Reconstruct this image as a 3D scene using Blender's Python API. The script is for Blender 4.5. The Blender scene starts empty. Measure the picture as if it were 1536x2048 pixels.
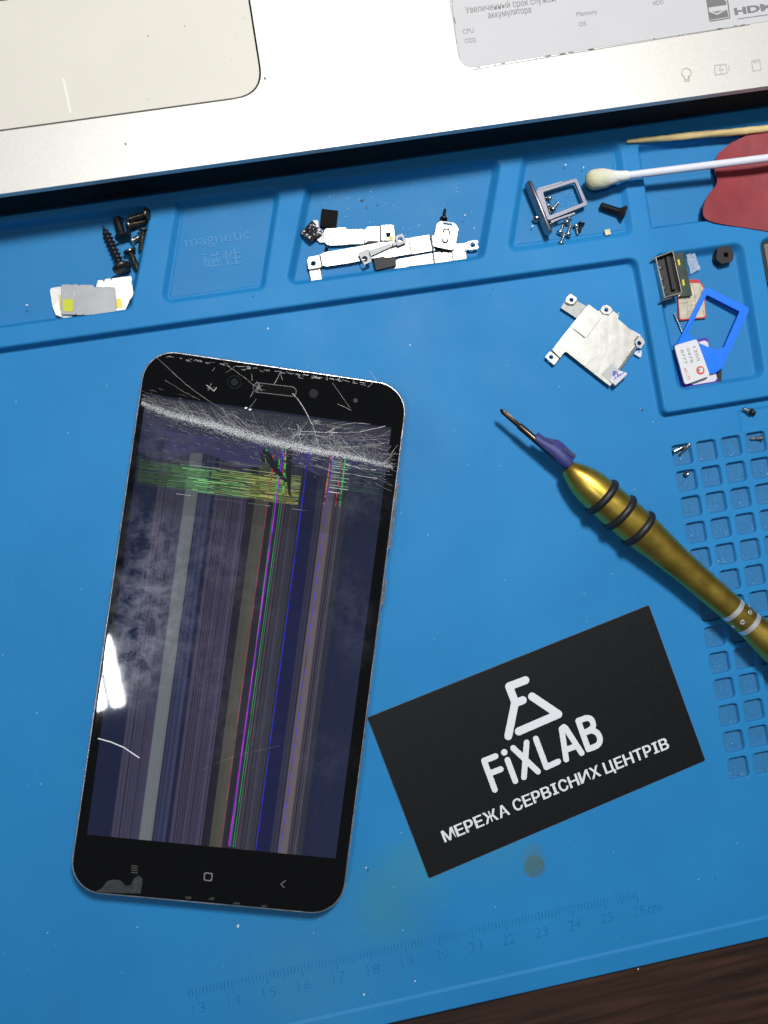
import bpy, math, random
import numpy as np
from mathutils import Vector, Matrix
from mathutils.geometry import tessellate_polygon
random.seed(7); rng = np.random.default_rng(7)
sc = bpy.context.scene
COL = sc.collection
MM = 0.001

# ------------------------------------------------------------------ camera
# solved from the mat's printed scale and pockets; world is in metres, x along the mat, y up the mat
CAMR = np.array([[0.9815641871, 0.1647897568, -0.0968301742],
                 [-0.1678613670, 0.9855079788, -0.0244250936],
                 [0.0914019041, 0.0402288426, 0.9950011719]])
CAMH = 245.427; FPX = 1682.56
cd = bpy.data.cameras.new('camera'); cam = bpy.data.objects.new('camera', cd); COL.objects.link(cam)
cd.sensor_fit = 'VERTICAL'; cd.sensor_height = 4.8; cd.sensor_width = 3.6
cd.lens = FPX / 2048 * 4.8
cd.clip_start = 0.01; cd.clip_end = 20
m4 = Matrix([[*CAMR[i], 0] for i in range(3)] + [[0, 0, 0, 1]])
m4.translation = (0, 0, CAMH * MM)
cam.matrix_world = m4
cd.dof.use_dof = True; cd.dof.focus_distance = 0.246; cd.dof.aperture_fstop = 1.8
sc.camera = cam

# ------------------------------------------------------------------ world and lamps
w = bpy.data.worlds.new("World"); sc.world = w; w.use_nodes = True
nt = w.node_tree; bg = nt.nodes['Background']
tc = nt.nodes.new('ShaderNodeTexCoord'); sx = nt.nodes.new('ShaderNodeSeparateXYZ')
rp = nt.nodes.new('ShaderNodeValToRGB')
rp.color_ramp.elements[0].position = 0.0; rp.color_ramp.elements[0].color = (0.06, 0.06, 0.065, 1)
rp.color_ramp.elements[1].position = 1.0; rp.color_ramp.elements[1].color = (0.30, 0.32, 0.36, 1)
nt.links.new(tc.outputs['Generated'], sx.inputs[0]); nt.links.new(sx.outputs['Z'], rp.inputs[0])
nt.links.new(rp.outputs[0], bg.inputs[0]); bg.inputs[1].default_value = 0.34

def area(name, loc, target, sx_, sy_, power, color, spin=0):
    l = bpy.data.lights.new(name, 'AREA'); l.shape = 'RECTANGLE'; l.size = sx_; l.size_y = sy_
    l.energy = power; l.color = color
    o = bpy.data.objects.new(name, l); COL.objects.link(o)
    d = Vector(target) - Vector(loc)
    q = d.to_track_quat('-Z', 'Y'); o.location = loc
    o.rotation_euler = (q.to_matrix().to_4x4() @ Matrix.Rotation(spin, 4, 'Z')).to_euler()
    return o
area('bench_lamp', (0.115, 0.225, 0.52), (0.02, 0.05, 0), 0.08, 0.08, 3.25, (1.0, 0.985, 0.95))
area('ceiling_panel', (-0.15, 0.66, 1.60), (0.0, 0.1, 0), 0.40, 0.18, 1.8, (0.97, 0.985, 1.0))
# twin tube lamp that the phone glass mirrors
for k, dx in enumerate((-0.020, 0.016)):
    o = area('tube_lamp', (-0.452 + dx, -0.185, 1.55), (-0.05, 0, 0), 0.019, 0.14, 1.6, (0.95, 0.98, 1.0))
    zz = -(Vector((-0.05, 0, 0)) - o.location).normalized(); yy = Vector((-0.05, 1, 0)); yy = (yy - zz * yy.dot(zz)).normalized(); xx = yy.cross(zz)
    o.rotation_euler = Matrix((xx, yy, zz)).transposed().to_euler()

sc.view_settings.view_transform = 'Standard'; sc.view_settings.look = 'None'
sc.view_settings.exposure = 0; sc.view_settings.gamma = 1; sc.view_settings.use_curve_mapping = False
sc.cycles.max_bounces = 6; sc.cycles.caustics_reflective = False; sc.cycles.caustics_refractive = False
sc.cycles.sample_clamp_indirect = 4

# ------------------------------------------------------------------ helpers (all lengths below in mm)
def P(u, v, z=0.0):
    d = CAMR @ np.array([(u - 768) / FPX, -(v - 1024) / FPX, -1.0])
    t = (z - CAMH) / d[2]
    return (float(d[0] * t), float(d[1] * t), float(z))
def PX(pts, z, ox=0, oy=0, s=1.0):
    return [P(ox + x / s, oy + y / s, z) for x, y in pts]
def lin(r, g, b):
    f = lambda c: (c / 255 / 12.92) if c / 255 <= 0.04045 else ((c / 255 + 0.055) / 1.055) ** 2.4
    return (f(r), f(g), f(b))

def round_poly(pts, r, n=5):
    """round the corners of a 2-D polygon"""
    out = []; N = len(pts)
    for i in range(N):
        a = Vector(pts[i - 1][:2]); b = Vector(pts[i][:2]); c = Vector(pts[(i + 1) % N][:2])
        u = (a - b); v = (c - b); lu, lv = u.length, v.length
        if lu < 1e-6 or lv < 1e-6: continue
        u /= lu; v /= lv
        ang = math.acos(max(-1, min(1, u.dot(v))))
        if ang > math.radians(172): out.append(tuple(b)); continue
        d = min(r / math.tan(ang / 2), lu * 0.45, lv * 0.45)
        p0 = b + u * d; p1 = b + v * d
        for k in range(n + 1):
            t = k / n
            q = p0 * (1 - t) ** 2 + b * 2 * t * (1 - t) + p1 * t * t
            out.append(tuple(q))
    return out
def circle(cx, cy, r, n=20, ph=0):
    return [(cx + r * math.cos(ph + 2 * math.pi * k / n), cy + r * math.sin(ph + 2 * math.pi * k / n)) for k in range(n)]

class MB:
    def __init__(s): s.v = []; s.f = []; s.c = []; s.col = (1, 1, 1)
    def add(s, vs, fs, col=None):
        o = len(s.v); s.v += [tuple(p) for p in vs]; s.f += [tuple(i + o for i in f) for f in fs]
        s.c += [col or s.col] * len(fs); return s
    def prism(s, outer, z0, z1, holes=(), col=None, zf=None):
        """solid plate from a 2-D outline, with holes; zf(x,y) adds height"""
        loops = [[(p[0], p[1]) for p in outer]] + [[(p[0], p[1]) for p in h] for h in holes]
        tri = tessellate_polygon([[Vector((x, y, 0)) for x, y in l] for l in loops])
        flat = [p for l in loops for p in l]; n = len(flat)
        g = zf or (lambda x, y: 0)
        vs = [(x, y, z1 + g(x, y)) for x, y in flat] + [(x, y, z0 + g(x, y)) for x, y in flat]
        fs = []
        for t in tri:
            a, b, c = [flat[i] for i in t]
            cr = (b[0] - a[0]) * (c[1] - a[1]) - (b[1] - a[1]) * (c[0] - a[0])
            t = tuple(t) if cr > 0 else tuple(reversed(t))
            fs.append(t); fs.append(tuple(i + n for i in reversed(t)))
        o = 0
        for li, l in enumerate(loops):
            m = len(l); ar = sum(l[i][0] * l[(i + 1) % m][1] - l[(i + 1) % m][0] * l[i][1] for i in range(m))
            ccw = (ar > 0) == (li == 0)
            for i in range(m):
                a, b = o + i, o + (i + 1) % m
                fs.append((a, a + n, b + n, b) if ccw else (b, b + n, a + n, a))
            o += m
        return s.add(vs, fs, col)
    def sheet(s, outer, z, holes=(), col=None):
        loops = [[(p[0], p[1]) for p in outer]] + [[(p[0], p[1]) for p in h] for h in holes]
        tri = tessellate_polygon([[Vector((x, y, 0)) for x, y in l] for l in loops])
        flat = [p for l in loops for p in l]; fs = []
        for t in tri:
            a, b, c = [flat[i] for i in t]
            cr = (b[0] - a[0]) * (c[1] - a[1]) - (b[1] - a[1]) * (c[0] - a[0])
            fs.append(tuple(t) if cr > 0 else tuple(reversed(t)))
        return s.add([(x, y, z) for x, y in flat], fs, col)
    def ribbon(s, pts, wd, z=None, col=None, taper=False):
        """flat ribbon along a 3-D polyline"""
        n = len(pts); L = []; R = []
        for i in range(n):
            a = pts[max(0, i - 1)]; b = pts[min(n - 1, i + 1)]
            dx, dy = b[0] - a[0], b[1] - a[1]; d = math.hypot(dx, dy) or 1
            ww = (wd[i] if isinstance(wd, (list, tuple)) else wd) / 2
            if taper: ww *= max(0.15, math.sin(math.pi * (i + 0.4) / (n - 0.2)))
            zz = pts[i][2] if z is None else z
            L.append((pts[i][0] - dy / d * ww, pts[i][1] + dx / d * ww, zz)); R.append((pts[i][0] + dy / d * ww, pts[i][1] - dx / d * ww, zz))
        return s.add(L + R, [(i + n, i + 1 + n, i + 1, i) for i in range(n - 1)], col)
    def stroke(s, pts, wd, z0, z1, col=None, n=10):
        """thick round-ended stroke made of one hull per segment (each a hair higher than the last)"""
        for i in range(len(pts) - 1):
            a = Vector(pts[i][:2]); b = Vector(pts[i + 1][:2]); d = b - a; an = math.atan2(d.y, d.x); r = wd / 2
            o = [(a.x + r * math.cos(an + math.pi / 2 + math.pi * k / n), a.y + r * math.sin(an + math.pi / 2 + math.pi * k / n)) for k in range(n + 1)]
            o += [(b.x + r * math.cos(an - math.pi / 2 + math.pi * k / n), b.y + r * math.sin(an - math.pi / 2 + math.pi * k / n)) for k in range(n + 1)]
            s.prism(o, z0, z1 + 0.004 * (i % 5), col=col)
        return s
    def frame(s, p0, p1):
        a = Vector(p0); b = Vector(p1); d = (b - a).normalized()
        up = Vector((0, 0, 1)) if abs(d.z) < 0.95 else Vector((1, 0, 0))
        y = up.cross(d).normalized(); z = d.cross(y)
        return a, d, y, z, (b - a).length
    def lathe(s, p0, p1, prof, n=32, col=None, cap=True, sq=(1, 1), rf=None):
        """prof: (distance along axis, radius)"""
        a, d, y, z, L = s.frame(p0, p1); vs = []; fs = []; m = len(prof)
        for t, r in prof:
            for k in range(n):
                th = 2 * math.pi * k / n; rr = r if rf is None else rf(t, th, r)
                vs.append(a + d * t + y * (rr * sq[0] * math.cos(th)) + z * (rr * sq[1] * math.sin(th)))
        for i in range(m - 1):
            for k in range(n):
                k2 = (k + 1) % n
                fs.append((i * n + k, i * n + k2, (i + 1) * n + k2, (i + 1) * n + k))
        if cap:
            fs.append(tuple(range(n - 1, -1, -1))); fs.append(tuple((m - 1) * n + k for k in range(n)))
        return s.add(vs, fs, col)
    def tube(s, p0, p1, r, n=12, col=None):
        L = (Vector(p1) - Vector(p0)).length
        return s.lathe(p0, p1, [(0, r * .8), (r * .2, r), (L - r * .2, r), (L, r * .8)], n, col)
    def box(s, c, sx_, sy_, z0, z1, ang=0, col=None):
        ca, sa = math.cos(ang), math.sin(ang)
        o = [(c[0] + ca * x - sa * y, c[1] + sa * x + ca * y) for x, y in ((-sx_ / 2, -sy_ / 2), (sx_ / 2, -sy_ / 2), (sx_ / 2, sy_ / 2), (-sx_ / 2, sy_ / 2))]
        return s.prism(o, z0, z1, col=col)
    def build(s, name, mat, parent=None, smooth=False, bevel=0, origin=None, angle=35, local=False):
        V = np.array(s.v, float)
        if parent is not None:
            org = np.array([0, 0, 0.]) if local else np.array(parent['_o'])
        else:
            org = np.array(origin) if origin is not None else np.array([(V[:, 0].min() + V[:, 0].max()) / 2, (V[:, 1].min() + V[:, 1].max()) / 2, V[:, 2].min()])
        me = bpy.data.meshes.new(name); me.from_pydata(((V - org) * MM).tolist(), [], s.f); me.update()
        if len(set(s.c)) > 1 or s.c[0] != (1, 1, 1):
            at = me.color_attributes.new('tint', 'FLOAT_COLOR', 'CORNER')
            cnt = np.array([len(f) for f in s.f]); cc = np.repeat(np.array([(*c, 1) for c in s.c], float), cnt, axis=0)
            at.data.foreach_set('color', cc.ravel().astype(np.float32))
        me.materials.append(mat)
        if smooth: me.shade_smooth(); me.set_sharp_from_angle(angle=math.radians(angle))
        o = bpy.data.objects.new(name, me); COL.objects.link(o)
        if parent is not None: o.parent = parent
        else: o.location = tuple(org * MM)
        if bevel:
            b = o.modifiers.new('edge', 'BEVEL'); b.width = bevel * MM; b.segments = 2; b.limit_method = 'ANGLE'; b.angle_limit = math.radians(50)
            b.harden_normals = False
        return o

def thing(name, loc, label, cat, group=None):
    o = bpy.data.objects.new(name, None); COL.objects.link(o); o.empty_display_size = 0.004
    o.location = tuple(c * MM for c in loc); o['_o'] = list(loc)
    o['label'] = label; o['category'] = cat
    if group: o['group'] = group
    return o
def tag(o, label, cat, group=None):
    o['label'] = label; o['category'] = cat
    if group: o['group'] = group
    return o

def text_mb(mb, body, p0, p1, height, z, offset=0.0, col=None, flip=1, thick=0, cap=0.73, gap=None):
    """lettering whose baseline runs p0 -> p1 (2-D), letters 'height' tall"""
    c = bpy.data.curves.new('t', 'FONT'); c.body = body; c.size = 1; c.offset = offset; c.resolution_u = 3
    if thick: c.extrude = 0.5
    else: c.fill_mode = 'FRONT'
    o = bpy.data.objects.new('t', c); COL.objects.link(o)
    bpy.context.view_layer.update()
    me = o.to_mesh(); V = np.array([v.co[:] for v in me.vertices]); F = [tuple(p.vertices) for p in me.polygons]
    o.to_mesh_clear(); bpy.data.objects.remove(o); bpy.data.curves.remove(c)
    x0, x1 = V[:, 0].min(), V[:, 0].max()
    a = np.array(p0[:2]); b = np.array(p1[:2]); d = (b - a); L = np.linalg.norm(d); d /= L; n = np.array([-d[1], d[0]]) * flip
    X = (V[:, 0] - x0) / (x1 - x0) * L; Y = V[:, 1] / cap * height
    W = a + X[:, None] * d + Y[:, None] * n
    Z = z + (V[:, 2] * thick if thick else 0 * V[:, 2])
    par = list(range(len(V)))        # neighbouring glyphs that touch get a hair of height between them
    def find(i):
        while par[i] != i: par[i] = par[par[i]]; i = par[i]
        return i
    for f in F:
        for k in f[1:]: par[find(k)] = find(f[0])
    ids = {}
    for i in range(len(V)): Z[i] += .005 * (ids.setdefault(find(i), len(ids)) % 4)
    if thick: mb.add([(W[i, 0], W[i, 1], Z[i]) for i in range(len(V))], F, col)
    else:                            # overlapping contours inside a glyph must not share a plane
        for k, f in enumerate(F): mb.add([(W[i, 0], W[i, 1], Z[i] + .0007 * (k % 7)) for i in f], [tuple(range(len(f)))], col)
    return mb

# ------------------------------------------------------------------ materials
def mat(name, color=(.5, .5, .5), rough=.5, metal=0, bump=0, bscale=2000, var=0, vscale=300, spec=.5, tint=False, emit=0,
        coat=0, alpha=1, aniso=0, detail=4, rvar=0, trans=0, sub=0):
    m = bpy.data.materials.new(name); m.use_nodes = True; n = m.node_tree; L = n.links; b = n.nodes['Principled BSDF']
    b.inputs['Base Color'].default_value = (*color, 1); b.inputs['Roughness'].default_value = rough; b.inputs['Metallic'].default_value = metal
    b.inputs['Specular IOR Level'].default_value = spec; b.inputs['Coat Weight'].default_value = coat; b.inputs['Alpha'].default_value = alpha
    b.inputs['Anisotropic'].default_value = aniso; b.inputs['Transmission Weight'].default_value = trans
    if sub: b.inputs['Subsurface Weight'].default_value = sub; b.inputs['Subsurface Radius'].default_value = (.001, .001, .001)
    t = n.nodes.new('ShaderNodeTexCoord'); src = None
    if tint:
        a = n.nodes.new('ShaderNodeAttribute'); a.attribute_name = 'tint'; src = a.outputs['Color']
        if emit: L.new(src, b.inputs['Emission Color']); b.inputs['Emission Strength'].default_value = emit
        else: L.new(src, b.inputs['Base Color'])
    if var:
        no = n.nodes.new('ShaderNodeTexNoise'); no.inputs['Scale'].default_value = vscale; no.inputs['Detail'].default_value = detail
        L.new(t.outputs['Object'], no.inputs['Vector'])
        mr = n.nodes.new('ShaderNodeMapRange'); mr.inputs['From Min'].default_value = .3; mr.inputs['From Max'].default_value = .7
        mr.inputs['To Min'].default_value = 1 - var; mr.inputs['To Max'].default_value = 1 + var
        L.new(no.outputs[0], mr.inputs[0])
        mx = n.nodes.new('ShaderNodeVectorMath'); mx.operation = 'MULTIPLY'
        if src is not None and not emit: L.new(src, mx.inputs[0])
        else: mx.inputs[0].default_value = color
        L.new(mr.outputs[0], mx.inputs[1]); L.new(mx.outputs[0], b.inputs['Base Color'])
    if rvar:
        no = n.nodes.new('ShaderNodeTexNoise'); no.inputs['Scale'].default_value = vscale * .6; no.inputs['Detail'].default_value = 6
        L.new(t.outputs['Object'], no.inputs['Vector'])
        mr = n.nodes.new('ShaderNodeMapRange'); mr.inputs['From Min'].default_value = .35; mr.inputs['From Max'].default_value = .65
        mr.inputs['To Min'].default_value = max(.02, rough - rvar); mr.inputs['To Max'].default_value = rough + rvar
        L.new(no.outputs[0], mr.inputs[0]); L.new(mr.outputs[0], b.inputs['Roughness'])
    if bump:
        no = n.nodes.new('ShaderNodeTexNoise'); no.inputs['Scale'].default_value = bscale; no.inputs['Detail'].default_value = 3
        L.new(t.outputs['Object'], no.inputs['Vector'])
        bp = n.nodes.new('ShaderNodeBump'); bp.inputs['Strength'].default_value = 1; bp.inputs['Distance'].default_value = bump * MM
        L.new(no.outputs[0], bp.inputs['Height']); L.new(bp.outputs[0], b.inputs['Normal'])
    return m

def mat_mat():
    m = mat('blue_silicone', (0.034, 0.205, 0.475), .6, bump=.05, bscale=2400, spec=.22)
    n = m.node_tree; L = n.links; b = n.nodes['Principled BSDF']; N = n.nodes.new
    t = N('ShaderNodeTexCoord')
    def noise(scale, detail=4, vec=None):
        o = N('ShaderNodeTexNoise'); o.inputs['Scale'].default_value = scale; o.inputs['Detail'].default_value = detail
        L.new(vec or t.outputs['Object'], o.inputs['Vector']); return o.outputs[0]
    def mrange(src, a, b_, c, d):
        o = N('ShaderNodeMapRange'); L.new(src, o.inputs[0])
        for i, v in enumerate((a, b_, c, d)): o.inputs[i + 1].default_value = v
        return o.outputs[0]
    def math_(op, a, b_):
        o = N('ShaderNodeMath'); o.operation = op
        for i, v in enumerate((a, b_)):
            if isinstance(v, (int, float)): o.inputs[i].default_value = v
            else: L.new(v, o.inputs[i])
        return o.outputs[0]
    def mix(fac, a, b_):
        o = N('ShaderNodeMix'); o.data_type = 'RGBA'
        L.new(fac, o.inputs[0])
        for i, v in ((6, a), (7, b_)):
            if isinstance(v, tuple): o.inputs[i].default_value = (*v, 1)
            else: L.new(v, o.inputs[i])
        return o.outputs[2]
    col = mix(mrange(noise(22, 5), .3, .7, 0, 1), (0.0125, 0.180, 0.450), (0.017, 0.215, 0.515))
    col = mix(mrange(noise(3500, 2), .35, .75, 0, .35), col, (0.035, 0.235, 0.52))
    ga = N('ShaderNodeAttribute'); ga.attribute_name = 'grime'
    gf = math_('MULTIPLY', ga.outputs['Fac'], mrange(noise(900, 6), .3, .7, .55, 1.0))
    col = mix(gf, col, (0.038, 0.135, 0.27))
    # old flux stains, at their own places on the mat
    def stain(u, v, r, soft, c, amount, wob=.35):
        nonlocal col
        p = P(u, v, 0)
        s = N('ShaderNodeVectorMath'); s.operation = 'SUBTRACT'; L.new(t.outputs['Object'], s.inputs[0]); s.inputs[1].default_value = (p[0] * MM, p[1] * MM, 0)
        sc_ = N('ShaderNodeVectorMath'); sc_.operation = 'MULTIPLY'; L.new(s.outputs[0], sc_.inputs[0]); sc_.inputs[1].default_value = (1, 1, 0)
        ln = N('ShaderNodeVectorMath'); ln.operation = 'LENGTH'; L.new(sc_.outputs[0], ln.inputs[0])
        dd = math_('ADD', ln.outputs['Value'], mrange(noise(.5 / (r * MM), 4), .3, .7, -wob * r * MM, wob * r * MM))
        f = mrange(dd, (r - soft) * MM, (r + soft) * MM, amount, 0)
        f = math_('MULTIPLY', f, mrange(noise(420, 5), .3, .7, .7, 1.0))
        col = mix(f, col, c)
    stain(1068, 1733, 3.2, .35, (0.062, 0.13, 0.135), .92, .06)
    stain(1068, 1708, 2.6, 1.6, (0.075, 0.16, 0.17), .5)
    stain(775, 1800, 9, 8, (0.045, 0.22, 0.24), .55)
    stain(850, 1730, 7, 6, (0.05, 0.25, 0.32), .5)
    stain(1000, 1700, 8, 7, (0.05, 0.25, 0.34), .35)
    stain(800, 860, 12, 9, (0.03, 0.17, 0.40), .5)
    stain(620, 1960, 20, 16, (0.05, 0.24, 0.40), .4)
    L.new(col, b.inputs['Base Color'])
    L.new(mrange(noise(60, 5), .3, .7, .54, .66), b.inputs['Roughness'])
    return m
M_MAT = mat_mat()
M_MATCELL = mat('blue_silicone_pocket', (0.055, 0.21, 0.43), .45, bump=.05, bscale=1800, var=.15, vscale=900)
M_LETTER = mat('blue_silicone_lettering', (0.028, 0.212, 0.48), .5, spec=.3, var=.1, vscale=800)
M_STEEL = mat('nickel_silver', (0.43, 0.43, 0.41), .46, .8, bump=.04, bscale=380, var=.10, vscale=420, rvar=.03)
M_STEELM = mat('nickel_matt', (0.32, 0.33, 0.33), .55, .7, bump=.012, bscale=6000, var=.08, vscale=700)
M_SCREW = mat('screw_steel', (0.62, 0.59, 0.53), .26, 1, var=.15, vscale=2500)
M_BRASSY = mat('screw_dark_zinc', (0.10, 0.095, 0.075), .28, .85, var=.3, vscale=1500)
M_BLACKSCREW = mat('screw_black', (0.018, 0.018, 0.022), .30, .3, bump=.02, bscale=3000, var=.3, vscale=1200)
M_BLACK = mat('black_recess', (0.006, 0.006, 0.006), .6)
M_GOLD = mat('gold_anodised', (0.58, 0.41, 0.075), .36, .95, var=.08, vscale=260, rvar=.07, bump=.01, bscale=1500)
M_RUBBER = mat('black_rubber', (0.012, 0.012, 0.014), .5, bump=.02, bscale=2000)
M_FOAM = mat('black_foam', (0.006, 0.0055, 0.005), .9, spec=.2, bump=.12, bscale=2200, var=.4, vscale=1800)

# ------------------------------------------------------------------ desk
mb = MB()
zz = -2.6
mb.add([(-420, -520, zz), (520, -520, zz), (520, 560, zz), (-420, 560, zz), (-420, -520, zz - 25), (520, -520, zz - 25), (520, 560, zz - 25), (-420, 560, zz - 25)],
       [(0, 1, 2, 3), (4, 7, 6, 5), (0, 4, 5, 1), (1, 5, 6, 2), (2, 6, 7, 3), (3, 7, 4, 0)])
m = mat('dark_wood', (0.04, 0.02, 0.012), .42)
n = m.node_tree; L = n.links; b = n.nodes['Principled BSDF']
t = n.nodes.new('ShaderNodeTexCoord'); mp = n.nodes.new('ShaderNodeMapping'); mp.inputs['Rotation'].default_value = (0, 0, math.radians(-1.5)); mp.inputs['Scale'].default_value = (18, 420, 1)
no = n.nodes.new('ShaderNodeTexNoise'); no.inputs['Scale'].default_value = 1; no.inputs['Detail'].default_value = 8; no.inputs['Distortion'].default_value = .6
rp = n.nodes.new('ShaderNodeValToRGB'); rp.color_ramp.elements[0].position = .35; rp.color_ramp.elements[0].color = (0.016, 0.008, 0.0055, 1)
rp.color_ramp.elements[1].position = .68; rp.color_ramp.elements[1].color = (0.055, 0.025, 0.015, 1)
L.new(t.outputs['Object'], mp.inputs[0]); L.new(mp.outputs[0], no.inputs['Vector']); L.new(no.outputs[0], rp.inputs[0]); L.new(rp.outputs[0], b.inputs['Base Color'])
bp = n.nodes.new('ShaderNodeBump'); bp.inputs['Distance'].default_value = .0002; L.new(no.outputs[0], bp.inputs['Height']); L.new(bp.outputs[0], b.inputs['Normal'])
desk = mb.build('desk', m, origin=(0, 0, zz)); desk['kind'] = 'structure'

# ------------------------------------------------------------------ the mat as one moulded sheet
TOP = 3.0
TRAYS = [  # outline on the rim, corner radius, kind, wall width
    ([(-150, 104.4), (-27.0, 104.4), (-37.9, 74.6), (-150, 74.6)], 2.6, 'deep', 1.6),
    ([(-20.4, 104.5), (10.1, 104.5), (0.3, 74.9), (-30.0, 74.9)], 2.6, 'magnet', 1.9),
    ([(17.3, 104.7), (76.6, 104.7), (65.9, 75.1), (6.2, 75.1)], 2.6, 'deep', 2.1),
    ([(82.8, 105.0), (113.5, 105.0), (112.7, 75.8), (72.7, 75.8)], 2.6, 'magnet', 2.3),
    ([(118.6, 103.2), (190, 103.2), (190, 77.0), (118.2, 77.0)], 1.2, 'deep', 1.4),
    ([(116.8, 69.3), (146.4, 69.3), (145.8, 27.0), (117.6, 27.0)], 3.0, 'deep', 1.9),
    ([(151.4, 69.6), (190, 69.6), (190, 27.0), (151.0, 27.0)], 3.0, 'deep', 1.9)]
YEDGE = -139.0
def sdf_poly(X, Y, pts):
    d = np.full(X.shape, 1e9); inside = np.zeros(X.shape, bool); n = len(pts)
    for i in range(n):
        ax, ay = pts[i]; bx, by = pts[(i + 1) % n]
        ex, ey = bx - ax, by - ay
        t = np.clip(((X - ax) * ex + (Y - ay) * ey) / (ex * ex + ey * ey), 0, 1)
        d = np.minimum(d, np.hypot(X - ax - t * ex, Y - ay - t * ey))
        c = ((ay > Y) != (by > Y)) & (X < (bx - ax) * (Y - ay) / ((by - ay) if by != ay else 1e-9) + ax)
        inside ^= c
    return np.where(inside, -d, d)
def shrink(pts, r):
    # offset polygon inward by r (convex, clockwise or not)
    n = len(pts); c = np.mean(pts, axis=0); lines = []
    for i in range(n):
        a = np.array(pts[i], float); b_ = np.array(pts[(i + 1) % n], float); d = (b_ - a) / np.linalg.norm(b_ - a); nn = np.array([-d[1], d[0]])
        if np.dot(c - a, nn) < 0: nn = -nn
        lines.append((a + nn * r, d))
    out = []
    for i in range(n):
        (p, d), (q, e) = lines[i - 1], lines[i]
        t = np.linalg.solve(np.array([[d[0], -e[0]], [d[1], -e[1]]]), q - p)[0]; out.append(tuple(p + d * t))
    return out
def sm(x): x = np.clip(x, 0, 1); return x * x * (3 - 2 * x)
def ramp(x): x = np.clip(x, 0, 1); return .75 * x + .25 * sm(x)
CX0, CY0, CP = 116.72, 8.19, 7.99
def height(X, Y):
    d1 = 69.25 - Y
    d2 = np.where((X < 113.6) & (Y < 22.7), 1.3 - np.hypot(np.minimum(X - 113.6, 0), np.minimum(Y - 22.7, 0)), 0)
    dd = np.maximum(112.3 - X, 21.4 - Y)
    d2 = np.where((X < 113.6) & (Y < 22.7), np.hypot(np.minimum(X - 113.6, 0), np.minimum(Y - 22.7, 0)) - 1.3, dd)
    k = 3.0; h_ = np.clip(.5 + .5 * (d2 - d1) / k, 0, 1); u = d2 * (1 - h_) + d1 * h_ - k * h_ * (1 - h_)
    H = TOP * (1 - sm(u / .95 + .08))
    for pts, r, kind, wd in TRAYS:
        e = -(sdf_poly(X, Y, shrink(pts, r)) - r)
        if kind == 'deep': H = H - np.where(e > 0, TOP * ramp(e / wd), 0)
        else: H = H - np.where(e > 0, 1.9 * ramp(e / wd) - .38 * sm((e - wd) / .25), 0)
    # numbered pockets
    I = np.clip(np.round((X - CX0) / CP), 0, 7); J = np.clip(np.round((CY0 - Y) / CP), 0, 12)
    qx = np.abs(X - CX0 - I * CP) - (3.2 - 1.25); qy = np.abs(Y - CY0 + J * CP) - (3.2 - 1.25)
    sd = np.hypot(np.maximum(qx, 0), np.maximum(qy, 0)) + np.minimum(np.maximum(qx, qy), 0) - 1.25
    H = H - 1.5 * sm((-sd + .05) / .40)
    # wide shallow panel above the numbered pockets
    e = -(sdf_poly(X, Y, [(136.5, 18.6), (190, 18.6), (190, 12.2), (136.5, 12.2)]))
    H = H - .35 * sm(e / .4)
    # rolled border along the near edge
    H = H + .45 * sm((YEDGE + 6.6 - Y) / .7) - 1.0 * sm((YEDGE + .9 - Y) / .9) ** 2
    return H
mb_v = []; mb_f = []; base = 0
def patch(xs, ys):
    global base
    X, Y = np.meshgrid(xs, ys); Z = height(X, Y)
    mb_v.append(np.stack([X.ravel(), Y.ravel(), Z.ravel()], 1))
    nx, ny = len(xs), len(ys); i = np.arange((ny - 1) * nx).reshape(ny - 1, nx)[:, :-1].ravel()
    mb_f.append(np.stack([i, i + 1, i + nx + 1, i + nx], 1) + base); base += nx * ny
def ar(a, b, s): return np.linspace(a, b, int(round((b - a) / s)) + 1)
patch(ar(-98, 176, .36), ar(9.6 + 2.59, 108, .36))            # trays
patch(np.array([-170, -98]), ar(12.19, 108, .36)); patch(np.array([176, 190]), ar(12.19, 108, .36))
patch(ar(-170, 190, 10), np.array([108, 119, 130.]))
patch(ar(112.9, 160.7, .2), ar(-92, 12.19, .2))                 # pockets
patch(np.array([160.7, 190]), np.array([-92, 12.19])); patch(np.array([-170, -20, 112.9]), np.array([-92, -40, 12.19]))
patch(np.array([-170, -20, 112.9, 160.7, 190]), np.array([-131, -92.]))
patch(ar(-170, 190, 20), ar(YEDGE, -131, .2))
V = np.concatenate(mb_v); F = np.concatenate(mb_f)
me = bpy.data.meshes.new('repair_mat'); me.vertices.add(len(V)); me.vertices.foreach_set('co', (V * MM).ravel())
me.loops.add(len(F) * 4); me.loops.foreach_set('vertex_index', F.ravel())
me.polygons.add(len(F)); me.polygons.foreach_set('loop_start', np.arange(len(F)) * 4)
me.update(calc_edges=True); me.validate(); me.shade_smooth(); me.materials.append(M_MAT)
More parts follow.
